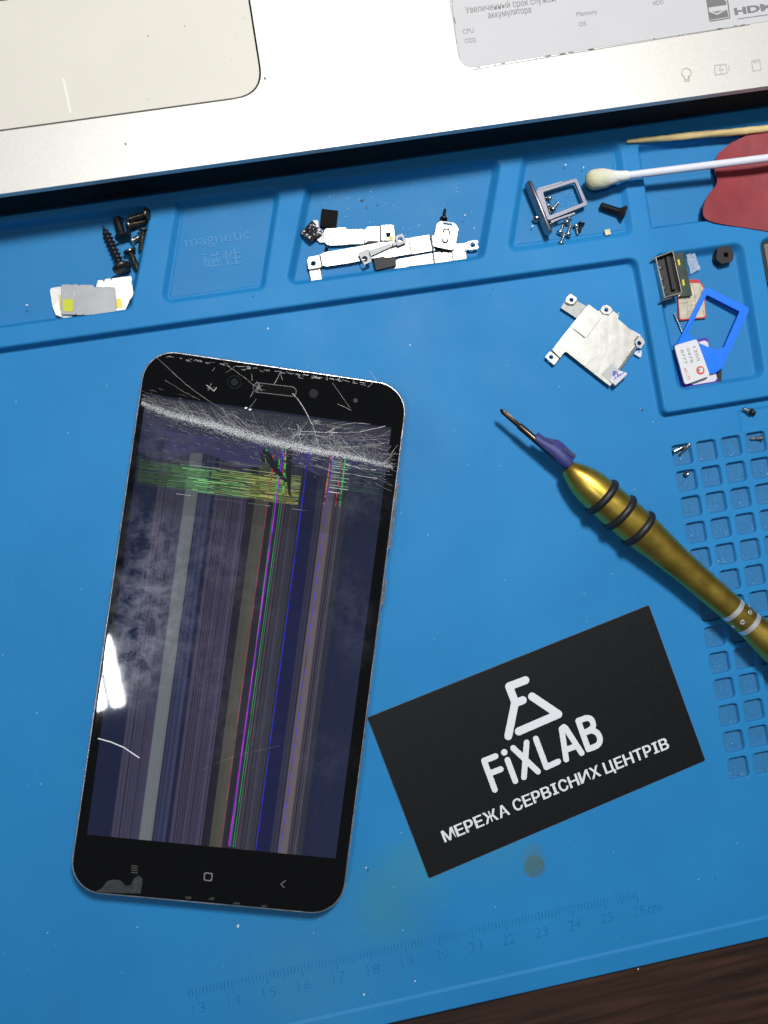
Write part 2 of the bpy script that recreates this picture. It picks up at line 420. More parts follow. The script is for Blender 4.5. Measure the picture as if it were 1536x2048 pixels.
# grime settled in the pockets and along the foot of the tray walls
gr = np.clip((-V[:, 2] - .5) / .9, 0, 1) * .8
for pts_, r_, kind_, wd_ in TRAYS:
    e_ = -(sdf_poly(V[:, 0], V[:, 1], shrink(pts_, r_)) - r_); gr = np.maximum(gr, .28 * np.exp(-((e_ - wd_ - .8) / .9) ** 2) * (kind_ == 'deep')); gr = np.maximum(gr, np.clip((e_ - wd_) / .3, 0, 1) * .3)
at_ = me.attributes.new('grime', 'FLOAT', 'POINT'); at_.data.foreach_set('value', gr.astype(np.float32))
mat_root = bpy.data.objects.new('repair_mat', me); COL.objects.link(mat_root); mat_root['_o'] = [0, 0, 0]
tag(mat_root, 'blue silicone repair mat with moulded trays and numbered pockets lying on the dark desk', 'work mat')
mb = MB()
mb.prism([(-170, YEDGE), (190, YEDGE), (190, 130), (-170, 130)], -2.55, -1.9); mb.add([(-170, YEDGE, -1.9), (190, YEDGE, -1.9), (190, YEDGE, -.55), (-170, YEDGE, -.55)], [(0, 1, 2, 3)])
mb.build('mat_underside', M_MAT, mat_root)
mb = MB()
for tick in range(128, 261):
    x = 78.83 + (tick / 10 - 26) * 10; ln = 3.4 if tick % 10 == 0 else (2.7 if tick % 5 == 0 else 2.0)
    mb.box((x, -118.07 + 1.0 - ln / 2), .28, ln, -.02, .045 + .02 * math.sin(tick * .37))
M_RUL = mat('ruler_worn', (0.014, 0.170, 0.420), .6, spec=.2, var=.2, vscale=300)
mb.build('ruler_tick', M_RUL, mat_root)
mb = MB()
for k in range(13, 27):
    x = 78.83 + (k - 26) * 10; wdt = 3.6
    text_mb(mb, str(k), (x - wdt / 2, -124.2), (x + wdt / 2, -124.2), 3.1, .03, offset=-.012, thick=.06)
text_mb(mb, 'cm', (78.83 + 2.6, -124.2), (78.83 + 6.6, -124.2), 3.1, .03, thick=.06)
mb.build('ruler_numeral', M_RUL, mat_root)
mb = MB()
for j in range(13):
    for i in range(5):
        x, y = CX0 + i * CP, CY0 - j * CP; s = str(8 * j + i + 1); wdt = 1.3 if len(s) == 1 else 3.1
        text_mb(mb, s, (x - wdt / 2, y - 1.35), (x + wdt / 2, y - 1.35), 2.6, -1.44, offset=-.012, thick=.10)
mb.build('pocket_numeral', M_LETTER, mat_root)
mb = MB()
zt = TOP - 1.9 + .38 + .05
a, c = P(372, 495, zt), P(501, 477, zt); text_mb(mb, 'magnetic', a, c, 3.4, zt, thick=.14)
a, c = P(408, 536, zt), P(485, 525, zt); text_mb(mb, '磁性', a, c, 4.4, zt, thick=.14, cap=.86)
mb.build('raised_lettering', M_LETTER, mat_root); mb = MB()
a, c = P(1085, 401, zt), P(1165, 390, zt); text_mb(mb, 'magnetic', a, c, 3.4, zt, thick=.14)
a, c = P(1108, 432, zt), P(1160, 424, zt); text_mb(mb, '磁性', a, c, 4.0, zt, thick=.14, cap=.86)
mb.build('raised_lettering', M_LETTER, mat_root)

# ------------------------------------------------------------------ laptop
ZL = 20.0
la = Vector(P(0, 388, ZL)[:2]); lb = Vector(P(1536, 172, ZL)[:2]); ldir = (lb - la).normalized(); lnor = Vector((-ldir.y, ldir.x))
def LP(a, b_): q = la + ldir * a + lnor * b_; return (q.x, q.y)
lap = thing('laptop', (*LP(110, 60), TOP), 'silver laptop with pale touchpad and spec sticker, resting on the top of the blue mat', 'laptop')
M_SILVER = mat('silver_paint', (0.70, 0.685, 0.65), .40, .35, bump=.012, bscale=6000, var=.04, vscale=1500, spec=.6)
M_PAD = mat('touchpad_film', (0.62, 0.60, 0.545), .50, .0, bump=.01, bscale=6000, var=.02, vscale=50, spec=.25)
tpx = [(-60, 271), (0, 263), (527 - 2, 188), (500, 0), (493, -40), (-60, 40)]
pad = [P(u, v, ZL)[:2] for u, v in [(-120, 279), (530, 190), (489, -70), (-160, 20)]]
pad_r = round_poly(pad, 8.5, 8)
mb = MB(); out = round_poly([LP(-60, 0), LP(330, 0), LP(330, 140), LP(-60, 140)], 2)
mb.prism(out, ZL - 2.2, ZL, holes=[pad_r]); mb.build('palm_rest', M_SILVER, lap, bevel=.7)
pin = shrink(pad, .45); mb = MB(); mb.prism(round_poly(pin, 8.1, 8), ZL - 1.0, ZL - .12); mb.build('touchpad', M_PAD, lap, bevel=.15)
mb = MB(); mb.prism([LP(-59, 1), LP(329, 1), LP(329, 139), LP(-59, 139)], ZL - 2.6, ZL - 2.25)
mb.prism([LP(-59, .9), LP(329, .9), LP(329, 139), LP(-59, 139)], TOP + 2.5, ZL - 2.65)
mb.prism([LP(-55, 4), LP(325, 4), LP(325, 132), LP(-55, 132)], TOP + .05, TOP + 2.45)
mb.build('lower_case', mat('black_plastic', (0.005, 0.005, 0.006), .7, spec=.15), lap, bevel=.4)
mb = MB(); a, c = P(126, 156, ZL), P(141, 225, ZL); mb.ribbon([(*a[:2], ZL - .08), (*c[:2], ZL - .08)], .55); mb.build('touchpad_mark', mat('mark_white', (0.75, 0.74, 0.68), .4), lap)
# sticker
zs = ZL + .12
st = [P(u, v, zs)[:2] for u, v in [(893, -40), (905, 20), (915, 100), (935, 141), (1536, 43), (1640, 26), (1640, -60)]]
st = [P(u, v, zs)[:2] for u, v in [(888, -60), (921, 138), (1640, 26), (1600, -160)]]
mb = MB(); mb.prism(round_poly(st, 4.2, 6), ZL + .01, zs); stk = mb.build('spec_sticker', mat('sticker_vinyl', (0.50, 0.505, 0.53), .5, spec=.3, var=.015, vscale=60), lap)
stk['_o'] = lap['_o']
M_PRINT = mat('grey_print', (0.14, 0.14, 0.15), .5); M_PRINTL = mat('pale_print', (0.17, 0.17, 0.18), .5)
mb = MB()
def tpx_(mb, s, u0, v0, u1, v1, hpx, z, off=0, cap=.73):
    a, c = P(u0, v0, z), P(u1, v1, z); text_mb(mb, s, a, c, hpx / (FPX / (CAMH - z)) * 1.0, z, offset=off, cap=cap)
tpx_(mb, 'Увеличенный срок службы', 932, 27, 1112, 3, 14.5, zs + .02)
tpx_(mb, 'аккумулятора', 977, 37, 1063, 25, 14.5, zs + .02)
mb.build('printed_text', M_PRINT, stk)
for tt in (('CPU', 926, 68, 948, 65, 10.5), ('ODD', 930, 87, 953, 84, 10.5), ('Memory', 1154, 33, 1195, 27, 10), ('OS', 1158, 53, 1173, 51, 10), ('HDD', 1307, 11, 1328, 8, 10)):
    mb = MB(); tpx_(mb, *tt, zs + .02); mb.build('printed_text', M_PRINTL, stk)
mb = MB()
q = [(1410, 4), (1409, -26), (1452, -32), (1460, 36), (1418, 43), (1410, 4)]
q = [P(u, v, zs + .02) for u, v in [(1408, -28), (1452, -34), (1461, 37), (1419, 44)]]
mb.prism(round_poly(q, .5), zs, zs + .02, holes=[shrink([p[:2] for p in q], .35)])
mb.sheet(shrink([p[:2] for p in [P(u, v, zs) for u, v in [(1411, 22), (1457, 15), (1461, 37), (1419, 44)]]], .55), zs + .03)
mb.sheet(shrink([p[:2] for p in [P(u, v, zs) for u, v in [(1408, -28), (1452, -34), (1457, 13), (1411, 20)]]], .55), zs + .03)
mb.build('energy_badge', mat('grey_badge', (0.15, 0.15, 0.155), .5), stk)
mb = MB(); a = [P(u, v, zs + .05) for u, v in [(1420, 0), (1432, -14), (1444, -6), (1452, 2)]]
mb.ribbon(a, [.4, .9, .9, .2]); a = [P(u, v, zs + .05) for u, v in [(1421, 24), (1434, 28), (1452, 19)]]; mb.ribbon(a, [.3, .6, .3])
mb.build('badge_swoosh', mat('badge_pale', (0.45, 0.45, 0.46), .5), stk)
mb = MB(); tpx_(mb, 'HDMI', 1470, 30, 1556, 17, 15, zs + .02, .045, ); mb.ribbon(PX([(1475, 38), (1560, 26)], zs + .03), .25)
mb.build('printed_logo', M_PRINTL, stk)
M_ICON = mat('icon_clear', (0.50, 0.49, 0.46), .12, spec=.9)
def icon(name, polylines, wpx=.32):
    mb = MB()
    for pl in polylines: mb.stroke([P(u, v, ZL) for u, v in pl], wpx, ZL + .01, ZL + .10, n=5)
    mb.build(name, M_ICON, lap)
cc = [(1372.6 + 9.5 * math.sin(t), 146 - 9.5 * math.cos(t)) for t in np.linspace(-2.6, 2.6, 14)]
icon('status_icon', [cc, [(1368, 154), (1370, 163), (1379, 161.5), (1377, 153)], [(1371, 159), (1378, 158)]])
icon('status_icon', [[(1429, 131), (1431, 150), (1454, 146.5), (1452, 128.5), (1429, 131)], [(1457, 132), (1458, 141)], [(1441, 133), (1438, 140), (1446, 138), (1442, 146)]])
icon('status_icon', [[(1503, 122), (1506, 142), (1522, 140), (1519, 118.5), (1503, 122)], [(1503, 122), (1511, 125), (1519, 119)]])
# specks of dirt on the palm rest
mb = MB()
for u, v, r in [(251, 288, 2.6), (416, 213, 1.4), (389, 238, 1.2), (341, 296, 1), (530, 157, 2.6), (296, 72, 2.2), (658, 84, 1.2), (657, 143, 1.1), (370, 52, 1.6), (403, 108, 1), (296, 198, 1.2), (487, 37, 1), (463, 120, .8), (470, 76, .9)]:
    p = P(u, v, ZL); rr = r / (7.4 if v > 150 and u > 0 and r > 1.5 else 13)
    mb.prism([(p[0] + rr * random.uniform(.5, 1.1) * math.cos(k), p[1] + rr * random.uniform(.6, 1.5) * math.sin(k)) for k in np.arange(0, 6.2, 1)], ZL - .1, ZL + .12)
for k in range(60):
    p = P(random.uniform(903, 1500), 0, ZL)
o = mb.build('dirt_specks', M_BLACK); o['kind'] = 'stuff'; tag(o, 'dark grains of dirt scattered on the silver palm rest', 'dirt')
# glue residue along the sticker edge
mb = MB()
for k in range(26):
    t = random.random()
    if t < .25: u, v = 904 + 17 * t * 4 + random.gauss(0, .6), 0 + 130 * t * 4
    else: s = (t - .25) / .75; u, v = 935 + 600 * s, 139 - 97 * s + random.gauss(0, .5)
    p = P(u, v, ZL); rr = random.uniform(.08, .25); an = math.radians(8) if t >= .25 else math.radians(95)
    mb.box(p, rr * random.uniform(2, 8), rr, ZL + .01, ZL + .14, an)
mb.ribbon(PX([(904, 10), (914, 92), (919, 118)], ZL + .13), .13); mb.ribbon(PX([(936, 141), (1140, 107), (1330, 76), (1500, 49)], ZL + .13), .10)
mb.build('glue_residue', M_PRINT, stk)

# ------------------------------------------------------------------ the smartphone
ZP = 8.0
def isect(a, b_, c, d):
    a, b_, c, d = [np.array(x[:2]) for x in (a, b_, c, d)]
    t = np.linalg.solve(np.stack([b_ - a, -(d - c)], 1), c - a)[0]; return a + (b_ - a) * t
eL = (P(274, 800, ZP), P(144, 1700, ZP)); eR = (P(812, 860, ZP), P(692, 1750, ZP)); eT = (P(350, 703, ZP), P(740, 757, ZP)); eB = (P(200, 1791, ZP), P(620, 1830, ZP))
cTL, cTR, cBR, cBL = isect(*eL, *eT), isect(*eR, *eT), isect(*eR, *eB), isect(*eL, *eB)
ctr = (cTL + cTR + cBR + cBL) / 4; ax = (cTR - cTL + cBR - cBL); ay = (cTL - cBL + cTR - cBR)
PW = np.linalg.norm(ax) / 2; PHH = np.linalg.norm(ay) / 2
ang = (math.atan2(ax[1], ax[0]) + math.atan2(ay[1], ay[0]) - math.pi / 2) / 2
print('phone', PW, PHH, math.degrees(ang), ctr)
ex = np.array([math.cos(ang), math.sin(ang)]); ey = np.array([-ex[1], ex[0]])
def rrect(inset, r, n=10):
    pts = []
    W_, H_ = PW / 2 - inset, PHH / 2 - inset
    for sx_, sy_, a0 in ((1, 1, 0), (-1, 1, 90), (-1, -1, 180), (1, -1, 270)):
        for k in range(n + 1):
            a = math.radians(a0 + 90 * k / n); x = sx_ * (W_ - r) + r * math.cos(a); y = sy_ * (H_ - r) + r * math.sin(a)
            pts.append(tuple(ctr + ex * x + ey * y))
    return pts
phone = thing('smartphone', (ctr[0], ctr[1], 0), 'black smartphone with shattered top glass and striped faulty display lying on the blue mat', 'smartphone')
secs = [(2.6, 0.05, 7), (1.0, .7, 8), (.25, 2.2, 9), (0, 4.0, 9), (0, 6.5, 9), (.05, 7.0, 9), (.16, 7.35, 8.9), (.36, 7.56, 8.7), (.52, 7.56, 8.5), (.6, 7.1, 8.4)]
loops = [rrect(i, r) for i, z, r in secs]; n = len(loops[0]); vs = []; fs = []
for (i, z, r), l in zip(secs, loops): vs += [(x, y, z) for x, y in l]
for a in range(len(secs) - 1):
    for k in range(n): fs.append((a * n + k, a * n + (k + 1) % n, (a + 1) * n + (k + 1) % n, (a + 1) * n + k))
fs.append(tuple(range(n - 1, -1, -1))); fs.append(tuple((len(secs) - 1) * n + k for k in range(n)))
mb = MB(); mb.add(vs, fs)
M_PFRAME = mat('phone_metal', (0.66, 0.67, 0.70), .30, .85, var=.25, vscale=500, rvar=.1)
mb.build('metal_frame', M_PFRAME, phone, smooth=True, angle=60)
# glossy front shader with finger smears where they are on this phone
def glass(name, tint, haze):
    m = mat(name, (0.004, 0.004, 0.005), .035, spec=.5, tint=tint, emit=1.0 if tint else 0)
    n = m.node_tree; L = n.links; b = n.nodes['Principled BSDF']; N = n.nodes.new; t = N('ShaderNodeTexCoord')
    b.inputs['Base Color'].default_value = (0.004, 0.004, 0.005, 1)
    org = np.array(phone['_o'])
    def blob(u, v, rx_, ry_, rot, amt):
        p = np.array(P(u, v, ZP)) - org
        s = N('ShaderNodeVectorMath'); s.operation = 'SUBTRACT'; L.new(t.outputs['Object'], s.inputs[0]); s.inputs[1].default_value = tuple(p * MM)
        r_ = N('ShaderNodeVectorRotate'); r_.rotation_type = 'Z_AXIS'; L.new(s.outputs[0], r_.inputs[0]); r_.inputs['Angle'].default_value = -rot
        q = N('ShaderNodeVectorMath'); q.operation = 'MULTIPLY'; L.new(r_.outputs[0], q.inputs[0]); q.inputs[1].default_value = (1 / (rx_ * MM), 1 / (ry_ * MM), 0)
        l_ = N('ShaderNodeVectorMath'); l_.operation = 'LENGTH'; L.new(q.outputs[0], l_.inputs[0])
        o = N('ShaderNodeMapRange'); o.interpolation_type = 'SMOOTHSTEP'; L.new(l_.outputs['Value'], o.inputs[0]); o.inputs[1].default_value = .1; o.inputs[2].default_value = 1; o.inputs[3].default_value = amt; o.inputs[4].default_value = 0
        return o.outputs[0]
    def op(o_, a, c):
        o = N('ShaderNodeMath'); o.operation = o_
        for i, v in enumerate((a, c)):
            if isinstance(v, (int, float)): o.inputs[i].default_value = v
            else: L.new(v, o.inputs[i])
        return o.outputs[0]
    tot = None
    for args in [(285, 1230, 14, 26, -.15, 1.1), (262, 1340, 10, 16, .1, 1.0), (330, 1200, 16, 30, .1, .45), (300, 1060, 9, 14, .5, .5), (470, 1150, 10, 24, .5, .25), (640, 1520, 14, 10, 0, .15), (700, 1230, 9, 22, 0, .22), (440, 1400, 16, 30, .3, .22), (700, 960, 16, 20, 0, .3), (330, 900, 14, 14, 0, .35), (380, 1080, 24, 20, 0, .25)]:
        q = blob(*args); tot = q if tot is None else op('ADD', tot, q)
    no = N('ShaderNodeTexNoise'); no.inputs['Scale'].default_value = 230; no.inputs['Detail'].default_value = 8; no.inputs['Roughness'].default_value = .68; no.inputs['Distortion'].default_value = .35; L.new(t.outputs['Object'], no.inputs['Vector'])
    mr = N('ShaderNodeMapRange'); L.new(no.outputs[0], mr.inputs[0]); mr.inputs[1].default_value = .40; mr.inputs[2].default_value = .74
    mp = N('ShaderNodeMapping'); mp.inputs['Rotation'].default_value = (0, 0, .9); mp.inputs['Scale'].default_value = (60, 1500, 1); L.new(t.outputs['Object'], mp.inputs[0])
    n2 = N('ShaderNodeTexNoise'); n2.inputs['Scale'].default_value = 1; n2.inputs['Detail'].default_value = 4; L.new(mp.outputs[0], n2.inputs['Vector'])
    m2 = N('ShaderNodeMapRange'); L.new(n2.outputs[0], m2.inputs[0]); m2.inputs[1].default_value = .5; m2.inputs[2].default_value = .85; m2.inputs[4].default_value = .6
    sm_ = op('MULTIPLY', tot, op('ADD', mr.outputs[0], op('MULTIPLY', m2.outputs[0], .25)))
    sm_ = op('ADD', op('MULTIPLY', sm_, .125), haze)
    cb = N('ShaderNodeCombineXYZ'); L.new(sm_, cb.inputs[0]); L.new(op('MULTIPLY', sm_, 1.06), cb.inputs[1]); L.new(op('MULTIPLY', sm_, 1.3), cb.inputs[2])
    L.new(cb.outputs[0], b.inputs['Base Color'])
    L.new(op('ADD', .03, op('MULTIPLY', sm_, .1)), b.inputs['Roughness'])
    return m
M_GLASS = glass('front_glass', False, .002); M_DISP = glass('display_panel', True, .007)
loops = [rrect(i, r) for i, r in ((.66, 8.4), (.66, 8.4), (.8, 8.2), (1.2, 7.8))]; zz_ = (7.2, 7.75, 7.93, ZP); vs = []; fs = []; n = len(loops[0])
for z, l in zip(zz_, loops): vs += [(x, y, z) for x, y in l]
for a in range(3):
    for k in range(n): fs.append((a * n + k, a * n + (k + 1) % n, (a + 1) * n + (k + 1) % n, (a + 1) * n + k))
fs.append(tuple(3 * n + k for k in range(n)))
mb = MB(); mb.add(vs, fs); mb.build('front_glass', M_GLASS, phone)
# thin dark-silver ring between glass and frame
mb = MB(); mb.prism(rrect(.53, 8.5), 7.3, 7.5, holes=[rrect(.65, 8.4)]); mb.build('edge_trim', mat('trim', (0.05, 0.05, 0.055), .3, .8), phone)

zd = ZP + .015
dq = [np.array(P(u, v, zd)[:2]) for u, v in [(292, 788), (783, 855), (671, 1717), (174, 1669)]]
def D(s, t): return dq[0] * (1 - s) * (1 - t) + dq[1] * s * (1 - t) + dq[2] * s * t + dq[3] * (1 - s) * t
def dquad(mb, s0, s1, t0, t1, z, col):
    mb.add([(*D(s0, t1), z), (*D(s1, t1), z), (*D(s1, t0), z), (*D(s0, t0), z)], [(0, 1, 2, 3)], col)
mb = MB()
dquad(mb, 0, 1, 0, 1, zd, lin(27, 31, 50))
for k in range(14):
    for j in range(10):
        s0, t0 = j / 10, .005 + k * .0105
        c = (50 - k * 1.2, 50 - k, 60 + k * 1.5) if t0 < .075 + .0 * s0 else ((36, 38, 66) if j < 1 or j > 6 else (52, 50, 82))
        dquad(mb, s0, s0 + .1, t0, t0 + .0105, zd + .003, lin(*[q * random.uniform(.93, 1.05) for q in c]))
bands = [(0, .092, (17, 24, 54), 0), (.092, .205, (60, 57, 80), 1), (.205, .255, (98, 103, 108), 0), (.255, .31, (46, 51, 80), 1), (.31, .322, (20, 24, 52), 0),
         (.322, .452, (60, 55, 78), 1), (.452, .485, (25, 24, 36), 0), (.485, .536, (70, 69, 62), 0), (.536, .585, (36, 35, 48), 1), (.585, .672, (52, 52, 66), 1),
         (.672, .73, (17, 22, 60), 0), (.73, .762, (44, 45, 66), 1), (.762, .80, (96, 86, 90), 0), (.80, .842, (62, 57, 72), 1), (.842, .86, (40, 44, 56), 0), (.86, 1, (24, 31, 58), 0)]
cols = []   # fine columns (s0,s1,colour)
for s0, s1, c, striped in bands:
    x = s0
    while x < s1 - 1e-6:
        if striped:
            if len(cols) % 2: wdt = random.choice([.0022, .003, .0045]); f = random.choice([.45, .6, .7, .85])
            else: wdt = random.choice([.005, .009, .012, .014]); f = random.uniform(.92, 1.1)
        else: wdt = random.uniform(.006, .016); f = random.uniform(.95, 1.05)
        y = min(s1, x + wdt); cols.append((x, y, tuple(k * f for k in c))); x = y
for i, (s0, s1, c) in enumerate(cols):
    top = .135 + .012 * math.sin(s0 * 19) - .02 * s0
    segs = [(top, .19, .78), (.19, .265, .85), (.265, .45, .95), (.45, 1, 1.0)]
    for t0, t1, f in segs: dquad(mb, s0, s1, t0, t1, zd + .006, lin(*[k * f for k in c]))
# broken rows
def band_gain(s): 
    for s0, s1, c, _ in bands:
        if s0 <= s < s1: return .55 + (c[0] + c[1]) / 150
    return 1
def rows(tlist, s0, s1, colf, z, dash=0):
    for t, h in tlist:
        s = s0
        while s < s1:
            e = min(s1, s + random.choice([.02, .04, .07, .12]))
            if random.random() > dash:
                g = band_gain(s) * random.uniform(.75, 1.1); c = colf(s, t); dquad(mb, s, e - .0008, t, t + h, z, lin(*[min(235, k * g) for k in c]))
            s = e
# t runs faster on the right, so the rows keep to the panel
gcol = lambda s, t: (62, 96, 62) if s < .40 else ((98, 112, 58) if s < .5 else (118, 116, 62) if s < .62 else (84, 110, 76))
tl = []; t = .128
while t < .208:
    tl.append((t, random.choice([.0008, .001, .0014]))); t += random.choice([.0016, .002, .0026, .0036])
rows(tl[:8], .03, .62, lambda s, t: (72, 78, 76), zd + .010, .45)
rows(tl[8:], .01, .66, lambda s, t: (lambda f: tuple(k * f for k in gcol(s, t)))(random.choice([.7, .95, 1.25])), zd + .0105, .12)
for t0, t1 in ((.158, .170), (.176, .190), (.193, .202)):
    for s0, s1 in ((.01, .14), (.14, .20), (.20, .29), (.30, .44), (.455, .64)):
        g = band_gain((s0 + s1) / 2) * .62; c = gcol((s0 + s1) / 2, 0); dquad(mb, s0, s1, t0, t1, zd + .009, lin(*[k * g for k in c]))
tl = [(t, .0009) for t in np.arange(.142, .205, .0041)]
rows(tl, .30, .66, lambda s, t: (135, 150, 88), zd + .012, .35)
rows([(t, .0011) for t in (.098, .102, .107, .112, .121, .128, .133, .141, .147, .152, .158)], .775, .855, lambda s, t: (96, 120, 112), zd + .012, .2)
rows([(t, .001) for t in (.105, .1095, .117, .139, .146, .153, .158, .172)], .87, .985, lambda s, t: (48, 98, 84), zd + .012, .4)
rows([(.218, .001)], .17, .23, lambda s, t: (120, 122, 120), zd + .012, .1); rows([(.2185, .001)], .32, .70, lambda s, t: (110, 110, 110), zd + .012, .25)
rows([(.168, .0014)], .775, .825, lambda s, t: (150, 150, 150), zd + .012, .1)
def vline(a, b_, wd, c, z, dash=0):
    n_ = 26; pts = [(a[0] + (b_[0] - a[0]) * k / n_, a[1] + (b_[1] - a[1]) * k / n_) for k in range(n_ + 1)]
    for k in range(n_):
        f = random.uniform(.8, 1.1)
        if random.random() < dash: f *= .35
        mb.ribbon([P(*pts[k], z), P(*pts[k + 1], z)], wd / 6.9, col=lin(*[min(255, q * f) for q in c]))
G = (40, 190, 70); R_ = (190, 55, 60); B_ = (45, 40, 235); MG = (190, 30, 170)
vline((533.5, 898), (530, 925), 2.2, G, zd + .016, .3); vline((537, 905), (533, 925), 1.5, G, zd + .016, .3)
vline((549, 906), (441, 1690), 1.1, (150, 60, 75), zd + .016); vline((546, 912), (543, 960), 2, R_, zd + .017, .3)
vline((559, 918), (461, 1694), 1.2, (45, 130, 80), zd + .016); vline((559, 918), (550, 1000), 2.2, G, zd + .017, .2)
vline((564, 915), (457.5, 1692), 1.9, (190, 30, 195), zd + .016); vline((565, 915), (459.5, 1692), 1.2, (75, 35, 200), zd + .018)
vline((566.5, 900), (561, 950), 2.4, B_, zd + .019, .2); vline((569.5, 902), (564, 960), 2, R_, zd + .019, .2)
vline((572.5, 894), (566, 990), 2.6, (60, 215, 70), zd + .020, .15)
vline((570, 930), (466, 1694), 1.2, (50, 150, 80), zd + .016); vline((573, 940), (470, 1694), 1.0, (50, 120, 80), zd + .0162); vline((577, 950), (475, 1694), .9, (110, 55, 65), zd + .0165)
vline((618, 902), (512, 1699), 1.4, (42, 40, 205), zd + .016); vline((662, 912), (648, 1009), 1.9, (200, 95, 80), zd + .016, .3)
vline((666, 914), (561, 1701), 1.4, (70, 60, 200), zd + .017, .1); vline((683, 920), (671, 1013), 1.7, R_, zd + .016, .3)
vline((691, 914), (679, 1013), 1.9, G, zd + .016, .2); vline((679, 1013), (589, 1705), .8, (70, 92, 95), zd + .016)
for (u0, v0, u1, v1) in ((585, 899, 612, 904),): vline((u0, v0), (u1, v1), 2, (205, 205, 205), zd + .016, .5)
vline((613, 903), (668, 915), 1.6, (120, 40, 50), zd + .016, .5)
# dead patches of leaked panel
for poly in [[(524, 898), (540, 905), (556, 935), (575, 962), (571, 966), (548, 942), (534, 925)], [(572, 900), (585, 896), (583, 940), (581, 985), (585, 994), (577, 990), (572, 950)], [(520, 905), (530, 915), (531, 928), (522, 925)]]:
    mb.sheet([P(u, v, zd)[:2] for u, v in poly], zd + .024, col=lin(22, 22, 28))
disp = mb.build('display', M_DISP, phone); disp['label'] = 'lit faulty display full of vertical stripes and green rows'

# cracks and glass dust
def crackline(u): return float(np.interp(u, [272, 300, 340, 390, 440, 500, 560, 620, 660, 700, 760, 795], [800, 812, 827, 840, 853, 871, 885, 898, 905, 912, 926, 934]))
mb = MB()
def grey(a): return (a * .92, a * .95, a)
def crack(pts, wd, a, z=None):
    jit = .45 if wd < 1.5 else .12
    z = z or ZP + random.uniform(.06, .11)
    n_ = 4; out = []
    for k in range(len(pts) - 1):
        for j in range(n_):
            t = j / n_; out.append((pts[k][0] * (1 - t) + pts[k + 1][0] * t + random.gauss(0, jit), pts[k][1] * (1 - t) + pts[k + 1][1] * t + random.gauss(0, jit)))
    out.append(pts[-1]); W3 = [P(u, v, z) for u, v in out]
    for i in range(len(W3) - 1):
        f = random.choice([.15, .4, .7, 1, 1.3]) if wd < 1.5 else 1; mb.ribbon([W3[i], W3[i + 1]], wd / 7, col=grey(min(.9, a * f)))
# sweeping arcs above the impact line on the left and middle
for k in range(210):
    u = random.uniform(283, 770); v1 = crackline(u); up = random.uniform(4, 52) * (1 if u < 600 else .8)
    run = random.uniform(.5, 1.3) * up * (1 if u < 520 else random.choice([1, -.8, .3, 2]))
    hi = max(v1 - up, 791 + (u - run - 292) * .137)
    if u - run < 284: continue
    crack([(u - run, hi), (u - run * .45, (hi + v1) / 2 + random.uniform(-1, 5)), (u, v1)], random.uniform(.35, .75), random.choice([.03, .05, .08, .12, .3]))
for k in range(360):      # nearly parallel splinters hugging the line
    u = random.uniform(280, 785); v = crackline(u) + random.gauss(-5, 12); l = random.uniform(4, 26)
    crack([(u, v), (u + l * .5, v + l * .10 + random.gauss(0, 1)), (u + l, v + l * .22 + random.gauss(0, 1.5))], random.uniform(.3, .65), random.uniform(.04, .28))
for k in range(190):      # lower short scratches
    u = random.uniform(285, 780); v = crackline(u) + abs(random.gauss(0, 28)) + 6; l = random.uniform(3, 16)
    crack([(u, v), (u + l, v + l * random.uniform(.2, .6))], random.uniform(.35, .6), random.uniform(.03, .22))
for k in range(60):      # right-hand long strands
    u = random.uniform(620, 740); v = random.uniform(845 + (u - 620) * .13, crackline(u)); l = random.uniform(12, 60)
    if u + l > 782: l = 782 - u
    crack([(u, v), (u + l * .5, v + random.uniform(-4, 6)), (u + l, v + random.uniform(-8, 12))], random.uniform(.35, .6), random.uniform(.03, .16))
for (cu, cv, r_, n_) in [(664, 897, 26, 14), (517, 775, 16, 12), (660, 862, 18, 14), (594, 868, 16, 12), (418, 775, 12, 9), (630, 842, 16, 12), (285, 806, 12, 14)]:
    for k in range(n_):
        a = random.uniform(0, 6.28); l = random.uniform(.25, 1) * r_
        crack([(cu, cv), (cu + l * .5 * math.cos(a + .1), cv + l * .5 * math.sin(a + .1)), (cu + l * math.cos(a), cv + l * math.sin(a))], random.uniform(.4, .7), random.uniform(.08, .35))
